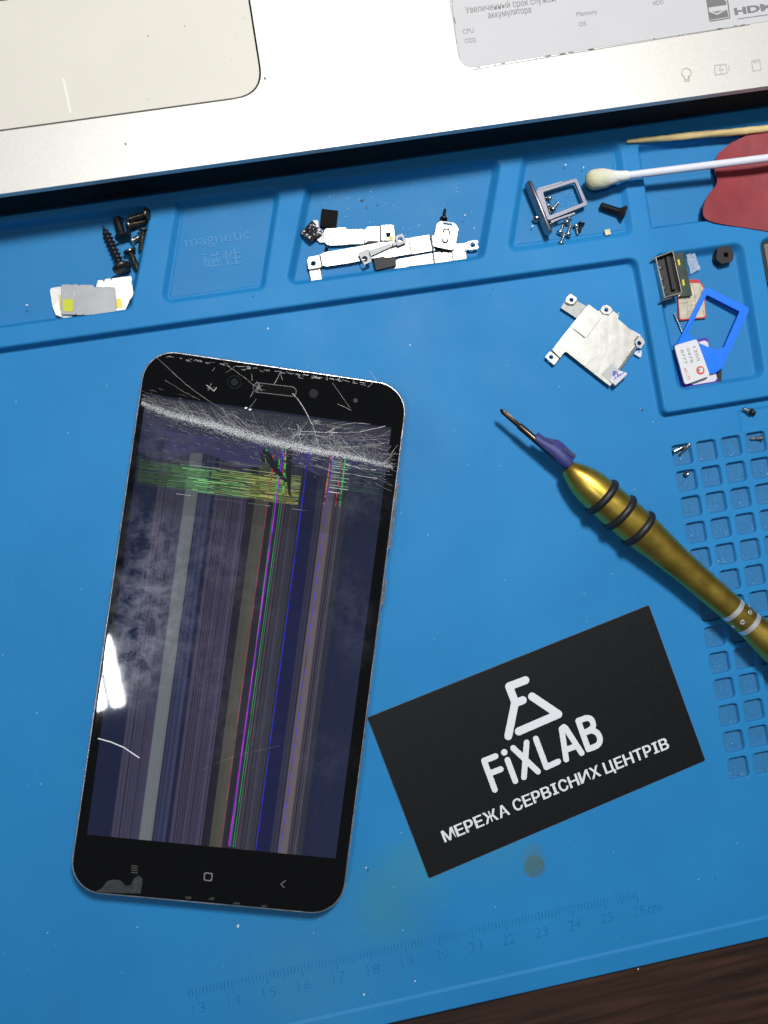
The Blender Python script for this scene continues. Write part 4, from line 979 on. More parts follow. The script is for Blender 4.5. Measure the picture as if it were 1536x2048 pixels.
mb = MB(); mb.prism(round_poly(sl([(1322, 548), (1345, 537), (1490, 533), (1514, 545), (1528, 650), (1535, 775), (1326, 772)], za + .6, Z7), .15, 3), za + .4, za + .4 + TH, holes=[sl([(1398, 657), (1464, 653), (1470, 722), (1404, 728)], za + .6, Z7)])
mb.prism(sl([(1304, 560), (1324, 560), (1328, 770), (1306, 770)], za, Z7), za - .35, za + .05); mb.build('end_tab', M_STEEL, rt, bevel=.05)
mb = MB(); mb.prism(round_poly(sl([(262, 478), (285, 462), (345, 462), (360, 478), (362, 560), (440, 650), (452, 690), (455, 805), (385, 808), (330, 760), (300, 600)], za - .5, Z7), .2, 3), .75, .75 + TH); mb.build('tail_tab', M_STEELM, rt)
mb = MB()
cross = [(515, 715), (530, 700), (570, 690), (572, 640), (585, 626), (600, 640), (608, 685), (640, 692), (688, 690), (692, 640), (708, 622), (722, 640), (730, 680), (795, 690), (803, 705), (790, 722), (738, 735), (735, 780), (718, 798), (704, 780), (690, 722), (640, 718), (612, 728), (610, 785), (596, 803), (582, 785), (572, 735), (530, 735), (515, 715)]
mb.ribbon([P(590 + x / 7.68, 380 + y / 7.68, za + .012) for x, y in cross], .20); mb.ribbon(PX([(1060, 618), (1064, 812)], za + .16, 590, 380, 7.68), .22); mb.ribbon(PX([(1312, 560), (1314, 785)], za + .5, 590, 380, 7.68), .3); mb.ribbon(PX([(1318, 782), (1440, 795)], za + .3, 590, 380, 7.68), .4); mb.ribbon(PX([(1110, 795), (1280, 790)], za + .1, 590, 380, 7.68), .4)
mb.build('stamped_cross', M_GROOVE, rt)
# stained hole edge
mb = MB(); p = sl([(1470, 742)], za + .65, Z7)[0]; mb.sheet(circle(p[0], p[1], .75, 12), za + .63, holes=[]); mb.build('flux_stain', mat('flux_yellow', (0.55, 0.50, 0.12), .5), rt)
# crumpled black tape
M_CRUMP = mat('crumpled_foil', (0.05, 0.05, 0.055), .25, .7, var=.7, vscale=900)
def crumple(name, quad, z, amp, mt, label, cat, n=16, seed=1):
    r = np.random.default_rng(seed); mb = MB(); vs = []; fs = []
    ws = [(r.uniform(1, 7), r.uniform(-7, 7), r.uniform(0, 6)) for _ in range(9)]
    for j in range(n + 1):
        for i in range(n + 1):
            s, t = i / n, j / n; q = [quad[0][k] * (1 - s) * (1 - t) + quad[1][k] * s * (1 - t) + quad[2][k] * s * t + quad[3][k] * (1 - s) * t for k in (0, 1)]
            zz = z + amp * sum(abs(math.sin(a * s + b * t + c)) for a, b, c in ws) / 5
            vs.append((q[0] + r.normal(0, .04), q[1] + r.normal(0, .04), zz))
    for j in range(n):
        for i in range(n): k = j * (n + 1) + i; fs.append((k, k + n + 1, k + n + 2, k + 1) if False else (k, k + 1, k + n + 2, k + n + 1))
    mb.add(vs, fs); o = mb.build(name, mt); so = o.modifiers.new('thick', 'SOLIDIFY'); so.thickness = .00008; tag(o, label, cat); return o
crumple('crumpled_tape', sl([(80, 660), (268, 480), (432, 665), (238, 810)], 1.7, Z7), 1.2, .8, M_CRUMP, 'crumpled black foil tape square on the left end of the cross stamped bracket', 'foil tape')
mb = MB(); mb.prism(round_poly(sl([(410, 285), (665, 315), (636, 585), (385, 556)], 1.5, Z7), .1, 2), .05, 1.4); tag(mb.build('foam_pad', M_FOAM, bevel=.1), 'square black foam pad above the cross stamped bracket', 'foam pad')
p = sl([(482, 912)], .8, Z7)[0]; mb = MB(); mb.prism([(p[0] + random.uniform(.4, .65) * math.cos(a), p[1] + random.uniform(.5, .8) * math.sin(a)) for a in np.arange(0, 6.2, .7)], .02, 1.0); tag(mb.build('foam_crumb', M_FOAM, bevel=.1), 'black crumb between the cross stamped bracket and the long bar', 'crumb')
# D: lower cover with slots
zdn = .8; rt = thing('long_bracket', (*P(840, 515, 0)[:2], 0), 'silver cover with embossed slots lowest in the tray, ring tab at its right end', 'metal bracket')
mb = MB(); mb.prism(round_poly(sl([(95, 1075), (150, 1055), (210, 1045), (650, 965), (676, 1184), (372, 1235), (60, 1270), (48, 1180)], zdn, Z8), .1, 2), zdn - TH, zdn)
mb.prism(round_poly(sl([(1268, 1245), (1290, 1222), (1500, 1175), (1512, 1262), (1290, 1284)], zdn, Z7), .2, 3), zdn - TH - .05, zdn - .05); mb.build('plate', M_STEEL, rt, bevel=.05)
mb = MB(); mb.prism(round_poly(sl([(672, 960), (940, 925), (973, 1140), (702, 1184)], zdn + .2, Z8), .1, 2), zdn - .05, zdn - .05 + TH); mb.build('step_plate', M_STEEL, rt, bevel=.05)
mb = MB(); mb.prism(round_poly(sl([(955, 925), (1000, 830), (1160, 812), (1178, 1112), (985, 1140)], zdn + .1, Z8), .1, 2), zdn - .1, zdn - .1 + TH); mb.build('end_plate', M_STEEL, rt, bevel=.05)
mb = MB(); mb.prism(round_poly(sl([(1192, 790), (1330, 768), (1356, 790), (1335, 830), (1366, 880), (1340, 906), (1200, 916)], 2.0, Z8), .12, 3), 1.8, 1.8 + TH, holes=[hole7(1270, 842, 43, 2.0, Z8)])
mb.prism(sl([(1150, 815), (1196, 812), (1200, 905), (1160, 940)], 1.5, Z8), .75, 1.85); mb.build('ring_tab', M_STEEL, rt, bevel=.04)
mb = MB()
def slot(a, c, r, z, zo, wd=.16):
    a = np.array(P(zo[0] + a[0] / zo[2], zo[1] + a[1] / zo[2], z)[:2]); c = np.array(P(zo[0] + c[0] / zo[2], zo[1] + c[1] / zo[2], z)[:2]); an = math.atan2(*(c - a)[::-1])
    f = lambda rr: [(a[0] + rr * math.cos(an + math.pi / 2 + math.pi * k / 8), a[1] + rr * math.sin(an + math.pi / 2 + math.pi * k / 8)) for k in range(9)] + [(c[0] + rr * math.cos(an - math.pi / 2 + math.pi * k / 8), c[1] + rr * math.sin(an - math.pi / 2 + math.pi * k / 8)) for k in range(9)]
    mb.prism(f(r), z - .01, z + .03, holes=[f(r - wd)])
slot((250, 1068), (570, 1020), .42, zdn, Z8); slot((265, 1160), (585, 1120), .42, zdn, Z8); slot((1055, 905), (1072, 1045), .62, zdn + .12, Z8); mb.ribbon(PX([(660, 958), (688, 1186)], zdn + .2, 780, 380, 7.68), .28); mb.ribbon(PX([(945, 925), (978, 1142)], zdn + .2, 780, 380, 7.68), .26)
mb.build('stamped_slot', M_GROOVE, rt)
# B: long bar with leg
zb = 1.7; rt = thing('long_bracket', (*P(740, 505, 0)[:2], 0), 'long silver bar bracket with a ring tab and bent leg at its left end', 'metal bracket')
mb = MB(); mb.prism([P(u, v, zb)[:2] for u, v in [(641, 508), (649, 504.5), (720, 492), (784, 480), (817, 476), (823, 508), (780, 515), (743, 517), (700, 526), (654, 533), (646, 531)]], zb - TH, zb); mb.build('plate', M_STEEL, rt, bevel=.05)
mb = MB(); mb.prism(round_poly([P(u, v, zb + .2)[:2] for u, v in [(818, 476), (858, 469.5), (864.5, 501.5), (824, 508.5)]], .15, 3), zb, zb + TH); mb.prism(round_poly([P(u, v, zb - .3)[:2] for u, v in [(860, 472), (868, 471), (870, 500), (866, 503)]], .1, 2), zb - .6, zb - .3); mb.build('step_plate', M_STEEL, rt, bevel=.05)
mb = MB(); mb.prism(round_poly(sl([(190, 1075), (215, 1028), (358, 1000), (372, 1010), (404, 1180), (230, 1214), (206, 1205)], zb + .5, Z7), .25, 3), zb + .15, zb + .15 + TH, holes=[hole7(282, 1128, 42, zb + .4, Z7)])
mb.prism(sl([(366, 1000), (395, 985), (430, 1165), (404, 1182)], zb, Z7), zb - .4, zb + .12); mb.build('ring_tab', M_STEEL, rt, bevel=.05)
mb = MB(); mb.ribbon(PX([(380, 1000), (415, 1175)], zb + .3, 590, 380, 7.68), .5); mb.ribbon(PX([(215, 1218), (375, 1196)], zb + .2, 590, 380, 7.68), .22); mb.ribbon([P(817.5, 476, zb + .22), P(823.5, 509, zb + .22)], .22); mb.ribbon([P(862, 470, zb + .3), P(867.5, 503, zb + .3)], .4); mb.build('bend_gap', M_GROOVE, rt)
mb = MB(); mb.prism(sl([(216, 1222), (382, 1192), (426, 1440), (262, 1460)], 1.2, Z7), 1.0, 1.0 + TH); mb.build('bent_leg', mat('worn_nickel', (0.42, 0.42, 0.40), .5, .75, var=.25, vscale=900, bump=.03, bscale=900), rt, bevel=.05)
# G: rubber block
mb = MB(); mb.prism(round_poly([P(u, v, 1.9)[:2] for u, v in [(747, 517), (768, 513.5), (771, 518), (791, 514.5), (792.5, 531), (752, 541)]], .1, 2), 1.0, 2.2); tag(mb.build('rubber_pad', mat('dark_rubber', (0.026, 0.026, 0.029), .6, spec=.3, bump=.06, bscale=900, var=.2, vscale=500), bevel=.12), 'dark grey rubber pad with a blob of glue on the slotted cover', 'rubber pad')
# C: diagonal strap
zc = 2.6; rt = thing('strap_bracket', (*P(760, 495, 0)[:2], 1.9), 'short grey strap with a ring at each end lying diagonally on the long bar', 'metal bracket')
M_GREYM = mat('grey_nickel', (0.24, 0.25, 0.265), .55, .6, var=.05, vscale=900)
mb = MB(); mb.prism(round_poly(sl([(968, 972), (1108, 905), (1182, 1095), (1065, 1152)], zc + .5, Z7), .12, 2), zc + .3, zc + .3 + TH, holes=[hole7(1073, 1058, 44, zc + .5, Z7)])
mb.prism(round_poly([P(u, v, zc + .5)[:2] for u, v in [(790, 472.5), (804.5, 466.5), (814, 484), (795, 492)]], .12, 2), zc + .3, zc + .3 + TH, holes=[hole7(163, 760, 42, zc + .5, Z8)]); mb.build('ring_tab', M_GREYM, rt, bevel=.04)
mb = MB(); mb.prism(sl([(1140, 930), (1462, 815), (1492, 866), (1182, 1008)], zc, Z7), zc - TH, zc); mb.prism([P(u, v, zc)[:2] for u, v in [(783, 489), (792, 484), (795, 490), (785, 493)]], zc - .1, zc + .28)
mb.prism(sl([(1112, 912), (1140, 930), (1182, 1008), (1172, 1040)], zc, Z7), zc - .1, zc + .28); mb.build('strap', M_GREYM, rt, bevel=.04)
mb = MB(); mb.ribbon(PX([(1122, 910), (1170, 1030)], zc + .55, 590, 380, 7.68), .25); mb.build('bend_gap', M_GROOVE, rt)
mb = MB(); mb.ribbon(PX([(1478, 800), (1506, 866)], zc + .5, 590, 380, 7.68), .25); mb.build('bend_gap', M_GROOVE, rt)
# E: rounded cover plate
ze = 2.4; rt = thing('cover_plate', (*P(890, 470, 0)[:2], .9), 'rounded silver cover plate with two curved slots on the right end of the brackets', 'metal cover')
body = round_poly(sl([(720, 515), (780, 475), (965, 500), (1010, 525), (1052, 595), (1002, 880), (955, 922), (680, 868), (652, 840)], ze, Z8), .5, 4)
def arc_band(cx, cy, r0, r1, a0, a1, n=12):
    P2 = lambda x, y: P(780 + x / 7.68, 380 + y / 7.68, ze)[:2]
    return [P2(cx + r1 * math.cos(t), cy + r1 * math.sin(t)) for t in np.linspace(a0, a1, n)] + [P2(cx + r0 * math.cos(t), cy + r0 * math.sin(t)) for t in np.linspace(a1, a0, n)]
h1 = sl([(806, 668), (815, 612), (840, 592), (870, 588), (905, 600), (922, 630), (924, 670), (915, 692), (902, 688), (905, 640), (890, 615), (865, 608), (840, 618), (828, 640), (822, 668)], ze, Z8)
h2 = sl([(788, 735), (806, 732), (812, 770), (830, 792), (855, 797), (874, 780), (880, 752), (898, 754), (892, 795), (870, 824), (835, 828), (800, 800)], ze, Z8)
h3 = sl([(820, 500), (958, 525), (950, 552), (812, 528)], ze, Z8)
mb = MB(); mb.prism(body, ze - TH, ze, holes=[h1, h2, h3]); mb.build('plate', M_STEEL, rt, bevel=.05)
mb = MB(); mb.prism(shrink([p for p in sl([(700, 540), (1010, 560), (960, 900), (690, 850)], ze, Z8)], .2), ze - 1.0, ze - TH - .25); mb.build('under_plate', M_BLACK, rt)
mb = MB(); mb.prism(sl([(815, 482), (966, 505), (962, 522), (812, 500)], ze + .2, Z8), ze + .02, ze + .25); mb.prism(sl([(806, 738), (880, 758), (872, 785), (850, 795), (825, 785)], ze, Z8), ze - .1, ze - .02); mb.build('hook_tab', M_STEELM, rt, bevel=.05)
mb = MB(); mb.prism(sl([(690, 868), (920, 915), (912, 945), (820, 930), (815, 945), (780, 935), (775, 915), (700, 895)], ze - .9, Z8), ze - 1.4, ze - .4); mb.build('foam_strip', M_FOAM, rt)

# H: large shield with paper tag
Z6 = (1060, 570, 5.908)
def s6(pts, z): return [P(1060 + x / 5.908, 570 + y / 5.908, z)[:2] for x, y in pts]
def h6(x, y, r, z): p = P(1060 + x / 5.908, 570 + y / 5.908, z); return circle(p[0], p[1], r / 5.908 / 6.9, 18)
zh = 1.9; rt = thing('shield_plate', (*P(1190, 690, 0)[:2], 0), 'large silver shield plate with ring tabs and a paper tag lying on the open mat', 'metal shield')
mb = MB(); mb.prism(round_poly(s6([(697, 230), (798, 305), (828, 303), (850, 345), (930, 362), (985, 305), (1050, 360), (1040, 402), (1276, 602), (1232, 655), (1240, 725), (1045, 992), (948, 1196), (860, 1128), (430, 790), (402, 798), (385, 820), (357, 857), (262, 765), (380, 610), (552, 392), (665, 252)], zh), .18, 3), zh - TH, zh); mb.build('plate', M_STEEL, rt, bevel=.06)
mb = MB(); mb.prism(s6([(1240, 735), (1258, 745), (1062, 1004), (1045, 994)], 1.4), .6, zh - TH); mb.prism(s6([(430, 795), (440, 790), (860, 1122), (855, 1135)], 1.4), .5, zh - TH); mb.build('folded_edge', mat('dark_nickel', (0.16, 0.18, 0.17), .4, .8), rt)
mb = MB(); mb.prism(s6([(500, 515), (512, 512), (655, 620), (640, 628)], zh), zh - .01, zh + .03); mb.build('stamped_line', M_GROOVE, rt)
mb = MB(); mb.prism(round_poly(s6([(518, 528), (842, 380), (655, 620)], zh), .1, 2)[:0] or s6([(660, 622), (840, 385), (846, 390), (668, 628)], zh), zh - .01, zh + .03); mb.build('stamped_line', M_STEELM, rt)
mb = MB(); mb.prism(round_poly(s6([(366, 268), (408, 196), (440, 205), (500, 235), (556, 185), (664, 246), (552, 390)], 1.6), .15, 3), 1.2, 1.2 + TH); mb.build('arm', M_STEELM, rt, bevel=.05)
for k, (pts, hc) in enumerate([([(414, 192), (440, 135), (480, 102), (552, 150), (552, 180), (520, 222), (480, 228)], (490, 176)), ([(830, 295), (858, 248), (905, 233), (950, 255), (978, 298), (938, 348), (870, 340)], (902, 292)),
                 ([(176, 848), (240, 778), (346, 868), (285, 947)], (250, 851)), ([(1240, 668), (1280, 615), (1312, 600), (1362, 680), (1345, 700), (1310, 752), (1262, 728)], (1290, 688))]):
    zt3 = 1.75 if k != 1 else 2.1
    mb = MB(); mb.prism(round_poly(s6(pts, zt3), .35, 4), zt3 - TH, zt3, holes=[h6(*hc, 27, zt3)]); mb.build('ring_tab', M_STEEL, rt, bevel=.05)
mb = MB(); mb.prism(s6([(250, 768), (262, 768), (360, 858), (345, 866)], 1.7), 1.3, 1.72); mb.ribbon([P(1060 + x / 5.908, 570 + y / 5.908, zh + .01) for x, y in [(828, 305), (860, 338), (925, 355), (978, 308)]], .3)
mb.ribbon([P(1060 + x / 5.908, 570 + y / 5.908, zh + .01) for x, y in [(412, 196), (450, 226), (510, 232), (555, 186)]], .3); mb.ribbon([P(1060 + x / 5.908, 570 + y / 5.908, zh + .01) for x, y in [(1278, 604), (1240, 650), (1236, 700), (1262, 735)]], .3)
mb.build('bend_gap', M_GROOVE, rt)
M_PAPER = mat('paper_white', (0.62, 0.64, 0.70), .6); M_TAPEG = mat('frosted_tape', (0.45, 0.47, 0.48), .55)
mb = MB(); mb.prism(s6([(962, 935), (1078, 1018), (975, 1168), (845, 1052)], zh + .1), zh + .02, zh + .1); mb.build('frosted_tape', M_TAPEG, rt)
mb = MB(); a, c = P(1060 + 1132 / 5.908, 570 + 1045 / 5.908, zh + .6), P(1060 + 990 / 5.908, 570 + 1180 / 5.908, zh + .6); Lr = (Vector(c) - Vector(a)).length
mb.lathe(a, c, [(0, .62), (Lr, .62)], 20, cap=False); mb.lathe(a, c, [(0, .5), (Lr, .5)], 20, cap=False); mb.prism(s6([(1060, 1018), (1110, 1020), (985, 1165), (940, 1120)], zh + .5), zh + .15, zh + .3); mb.build('paper_roll', M_PAPER, rt, smooth=True)
mb = MB(); text_mb(mb, 'AB', P(1060 + 1075 / 5.908, 570 + 1055 / 5.908, 2), P(1060 + 985 / 5.908, 570 + 1010 / 5.908, 2), 1.5, zh + .33, offset=.02); mb.stroke(PX([(985, 1120), (1020, 1095), (1000, 1085)], zh + .3, 1060, 570, 5.908), .25, zh + .3, zh + .36, n=4)
mb.build('ink_marks', mat('blue_ink', (0.05, 0.06, 0.55), .5), rt)
mb = MB(); mb.prism(round_poly(s6([(1230, 812), (1262, 775), (1320, 770), (1322, 830), (1302, 855)], 1.2), .2, 3), .9, 1.05); mb.prism(s6([(1190, 520), (1300, 580), (1345, 640), (1240, 580)], 1.4), 1.0, 1.15); mb.build('paper_tab', M_PAPER, rt)
mb = MB(); mb.stroke(PX([(1272, 790), (1290, 780), (1300, 792), (1275, 796)], 1.1, 1060, 570, 5.908), .16, 1.05, 1.09, n=4); mb.build('ink_marks', bpy.data.materials['blue_ink'], rt)

# ------------------------------------------------------------------ torn foil shields in the left tray
Z3 = (90, 540, 7.68)
mb = MB(); mb.prism(round_poly(sl([(70, 312), (90, 272), (232, 250), (420, 300), (420, 765), (345, 770), (240, 722), (165, 690), (112, 560)], 1.2, Z3), .25, 3), .9, 1.1, zf=lambda x, y: .15 * math.sin(x * 1.7) + .12 * math.sin(y * 2))
M_FOIL = mat('bright_foil', (0.80, 0.80, 0.78), .45, .5, bump=.05, bscale=500)
fo = mb.build('torn_foil', M_FOIL, bevel=.04); tag(fo, 'bright torn foil sheet sticking out at the left under the grey shield', 'foil')
mb = MB(); mb.prism(sl([(785, 250), (808, 175), (806, 160), (880, 150), (905, 182), (925, 140), (1000, 128), (1020, 160), (1035, 130), (1180, 108), (1320, 95), (1333, 130), (1325, 200), (1340, 240), (1358, 380), (1300, 470), (1250, 580), (1220, 632), (1180, 655), (1085, 668), (900, 690), (700, 600), (760, 400)], 1.5, Z3), 1.35, 1.5, zf=lambda x, y: .12 * math.sin(x * 1.3 + 1))
f2 = thing('torn_foil', (*P(235, 590, 0)[:2], 0), 'bright torn foil sheet sticking out at the right, under the long screw head', 'foil')
mb.build('foil_sheet', M_FOIL, f2, bevel=.04)
mb = MB(); mb.prism(sl([(1098, 442), (1165, 438), (1190, 572), (1100, 582)], 1.6, Z3), 1.6, 1.72, zf=lambda x, y: .12 * math.sin(x * 1.3 + 1)); mb.build('yellow_tape', mat('kapton_yellow', (0.72, 0.56, 0.01), .4), f2)
zsld = 2.15; rt = thing('shield_can', (*P(178, 600, 0)[:2], 1.2), 'grey rectangular shield with a yellow square patch and round dimple in the left tray', 'metal shield')
tlt = lambda x, y: 0
edge = [(250, 232), (262, 220), (395, 218), (405, 236), (425, 222), (500, 222), (512, 240), (530, 236), (545, 222), (735, 228), (750, 255), (770, 262), (790, 250), (868, 256), (885, 266), (905, 262), (925, 256), (1070, 264), (1083, 330), (1075, 345), (1083, 362), (1088, 455), (1078, 468), (1090, 486), (1090, 668), (905, 684), (900, 676), (885, 686), (826, 690), (816, 676), (806, 690), (710, 694), (700, 676), (690, 690), (600, 692), (588, 674), (578, 690), (480, 690), (470, 674), (460, 688), (262, 680), (248, 660), (240, 560)]
zg = lambda x, y: 0
mb = MB(); mb.prism(sl(edge, zsld, Z3), zsld - .9, zsld); mb.build('can', mat('brushed_grey', (0.34, 0.35, 0.37), .55, .6, var=.07, vscale=300, bump=.02, bscale=3000), rt, bevel=.1)
mb = MB(); p = P(90 + 382 / 7.68, 540 + 375 / 7.68, zsld); mb.prism(circle(p[0], p[1], 1.28, 28), zsld - .01, zsld + .07, holes=[circle(p[0], p[1], 1.05, 28)]); mb.build('round_dimple', M_STEEL, rt, bevel=.03)
mb = MB(); mb.prism(sl([(275, 450), (436, 452), (430, 637), (282, 634)], zsld, Z3), zsld + .005, zsld + .06); mb.build('yellow_patch', mat('pad_yellow', (0.52, 0.55, 0.02), .5), rt)
mb = MB(); mb.prism(sl([(206, 370), (232, 378), (240, 600), (228, 596), (214, 480)], 1.5, Z3), 1.25, 1.35); mb.build('yellow_patch', bpy.data.materials['kapton_yellow'], rt)

# ------------------------------------------------------------------ right tray contents
Z4 = (1290, 480, 6.244)
zu = 5.2; rt = thing('usb_socket', (*P(1345, 560, 0)[:2], 0), 'metal USB socket on a green board scrap standing open side up in the right tray', 'USB socket')
oo = sl([(130, 212), (355, 130), (470, 655), (245, 725)], zu, Z4)
mb = MB(); mb.prism(oo, .9, zu, holes=[shrink(oo, .32)]); mb.build('metal_shell', mat('shell_steel', (0.45, 0.44, 0.40), .3, 1, var=.15, vscale=600), rt, bevel=.06)
mb = MB(); mb.prism(shrink(oo, .36), .95, zu - 2.2); mb.build('socket_floor', M_RUBBER, rt)
mb = MB(); mb.prism(sl([(262, 210), (300, 198), (400, 610), (345, 622)], zu - .9, Z4), zu - 2.4, zu - .9)
mb.build('contact_tongue', mat('tongue', (0.014, 0.013, 0.014), .4), rt, bevel=.1)
mb = MB()
for x, y in ((200, 345), (218, 490), (245, 600), (250, 690)):
    p = P(1290 + x / 6.244, 480 + y / 6.244, zu - 1.9); mb.lathe((p[0], p[1], zu - 2.3), (p[0], p[1], zu), [(0, .7), (.4, .65), (.55, .3)], 14)
mb.build('solder_blob', mat('blob_dark', (0.06, 0.06, 0.06), .4, .4), rt, smooth=True)
mb = MB(); mb.prism(sl([(366, 135), (485, 148), (512, 300), (592, 690), (435, 705), (475, 655)], 2.4, Z4), .05, 2.4); mb.build('circuit_board', mat('pcb_green', (0.018, 0.042, 0.03), .45, var=.4, vscale=400), rt, bevel=.1)
mb = MB(); mb.prism(sl([(402, 250), (425, 240), (440, 310), (418, 320)], 2.5, Z4), 2.4, 2.6); mb.build('gold_pad', mat('pad_gold', (0.75, 0.62, 0.05), .35, .3), rt)
mb = MB(); mb.prism(sl([(460, 500), (483, 492), (497, 565), (472, 573)], 2.5, Z4), 2.4, 2.6); mb.build('gold_pad', bpy.data.materials['pad_gold'], rt)
mb = MB(); mb.tube(P(1303, 520.5, 4.6), P(1312, 514, 4.6), .32); mb.tube(P(1319, 602.5, 4.6), P(1343, 595.5, 4.4), .32); mb.build('shell_pin', M_SCREW, rt, smooth=True)
# clear film
crumple('clear_film', sl([(490, 150), (590, 125), (682, 370), (560, 430)], .8, Z4), .3, .9, mat('clear_film', (.75, .8, .9), .08, spec=1.0, alpha=.30), 'crumpled scrap of clear plastic film right of the USB socket', 'plastic film', n=8, seed=5)
# black rubber grommet
pg = sl([(905, 92), (1062, 68), (1112, 180), (1098, 262), (960, 300), (890, 240)], 2.9, Z4); pc = P(1290 + 1012 / 6.244, 480 + 185 / 6.244, 2.9)
mb = MB(); mb.prism(round_poly(pg, 1.0, 4), .05, 2.9, holes=[circle(pc[0], pc[1], .95, 4, .6)]); tag(mb.build('rubber_grommet', mat('grommet', (0.018, 0.015, 0.016), .7, bump=.05, bscale=900), bevel=.25), 'black rubber grommet with a square hole in the upper corner of the right tray', 'grommet')
# SIM with contacts
zq = 1.0; rt = thing('sim_card', (*P(1380, 600, 0)[:2], 0), 'red edged SIM card showing worn contacts, partly under the USB socket', 'SIM card')
mb = MB(); mb.prism(round_poly(sl([(400, 500), (660, 490), (737, 570), (772, 972), (430, 1004)], zq, Z4), .6, 4), .12, zq - .1); mb.build('card_body', mat('sim_red', (0.50, 0.035, 0.04), .45), rt)
mb = MB(); mb.prism(round_poly(sl([(405, 540), (685, 538), (728, 600), (754, 958), (438, 990)], zq, Z4), .8, 4), zq - .1, zq); mb.build('contact_plate', mat('contact_dull', (0.50, 0.46, 0.37), .45, .4, var=.25, vscale=450), rt)
mb = MB()
for pl in [[(520, 820), (740, 800)], [(525, 760), (530, 985)], [(600, 560), (625, 720), (640, 985)], [(700, 620), (735, 950)], [(425, 800), (525, 780)]]: mb.ribbon([P(1290 + x / 6.244, 480 + y / 6.244, zq + .012) for x, y in pl], .09)
mb.build('contact_gap', mat('gap_brown', (0.12, 0.11, 0.08), .6), rt)
# needle
mb = MB(); mb.tube(P(1349, 625, 1.1), P(1366, 668, .6), .22); tag(mb.build('steel_pin', M_SCREW, smooth=True), 'thin steel pin leaning under the corner of the blue SIM adapter', 'pin')
# purple SIM underneath
zq = 1.1; rt = thing('sim_card', (*P(1400, 730, 0)[:2], 0), 'purple edged SIM card at the bottom of the stack of cards', 'SIM card')
s9 = lambda pts, z: [P(1280 + x / 6, 640 + y / 6, z)[:2] for x, y in pts]
mb = MB(); mb.prism(round_poly(s9([(408, 292), (790, 208), (820, 235), (945, 740), (905, 800), (560, 850), (505, 800)], zq), .7, 4), .1, zq - .1); mb.build('card_body', mat('sim_purple', (0.055, 0.025, 0.33), .45), rt)
mb = MB(); mb.prism(round_poly(s9([(480, 330), (775, 245), (812, 262), (925, 700), (900, 735), (645, 778), (600, 760)], zq), .5, 4), zq - .1, zq); mb.build('card_label', mat('sim_pale', (0.62, 0.60, 0.64), .5), rt)
mb = MB(); mb.prism(s9([(930, 650), (983, 560), (976, 752), (925, 760)], .9), .06, .9); tag(mb.build('plastic_scrap', M_RUBBER), 'small black scrap between the purple SIM card and the blue adapter', 'scrap')
# blue adapter
zq = 2.0; oo = round_poly([P(u, v, zq)[:2] for u, v in [(1408, 578), (1416, 576), (1494, 617), (1493, 627), (1443, 737), (1432, 745), (1417, 749), (1370, 752), (1353, 692), (1405, 585)]], .35, 3)
hh = round_poly([P(u, v, zq)[:2] for u, v in [(1413, 590), (1477, 624), (1447, 694.5), (1430, 700), (1400, 687), (1375, 667)]], .3, 3)
mb = MB(); mb.prism(oo, 1.25, zq, holes=[hh], zf=lambda x, y: .06 * max(0, x - 128)); tag(mb.build('sim_adapter', mat('adapter_blue', (0.004, 0.17, 0.86), .45, spec=.3), bevel=.06), 'bright blue plastic SIM adapter frame in the right tray', 'SIM adapter')
# white SIM
zq = 2.9; rt = thing('sim_card', (*P(1384, 722, 0)[:2], 2.0), 'white SIM card printed 1205 0478 8777 with a red ring, topmost of the stack', 'SIM card')
mb = MB(); mb.prism(round_poly(s9([(412, 308), (682, 228), (842, 668), (540, 778)], zq), .9, 5), 2.15, zq); mb.build('card_body', mat('sim_white', (0.66, 0.67, 0.71), .4), rt, bevel=.06)
mb = MB()
for tx, a, c in [('1205', (632, 322), (690, 500)), ('0478', (555, 342), (610, 520)), ('8777', (482, 362), (535, 532))]:
    # letters stand upright when the card is turned: baseline runs down the card
    text_mb(mb, tx, s9([a], zq)[0], s9([c], zq)[0], 1.0, zq + .02, offset=.01, flip=1)
mb.build('printed_number', mat('grey_ink', (0.26, 0.26, 0.27), .5), rt)
mb = MB(); p = P(1280 + 725 / 6, 640 + 605 / 6, zq); mb.sheet(circle(p[0], p[1], 1.32, 30), zq + .015, holes=[circle(p[0] + .12, p[1] + .1, .78, 24)]); text_mb(mb, '4G LTE', s9([(522, 582)], zq)[0], s9([(578, 722)], zq)[0], .85, zq + .02, offset=.01)
mb.build('red_ring_logo', mat('red_ink', (0.60, 0.07, 0.04), .5), rt)
mb = MB(); mb.sheet(circle(p[0] - .35, p[1] + .2, .28, 14), zq + .03); mb.build('ring_dot', mat('dot_grey', (0.12, 0.12, 0.13), .5), rt)
# dark module at the right edge
mb = MB(); q = [P(u, v, 2.5)[:2] for u, v in [(1521, 484), (1600, 470), (1615, 555), (1536, 566)]]; rt = thing('camera_module', (*P(1560, 520, 0)[:2], 0), 'black module with a grey top cut off by the right edge of the photo', 'module')
mb.prism(round_poly(q, .6, 3), .05, 2.3); mb.build('module_body', M_RUBBER, rt, bevel=.2); mb = MB(); mb.prism(round_poly(shrink(q, .9), .4, 3), 2.3, 2.5); mb.build('module_top', mat('module_grey', (0.16, 0.15, 0.15), .4), rt)

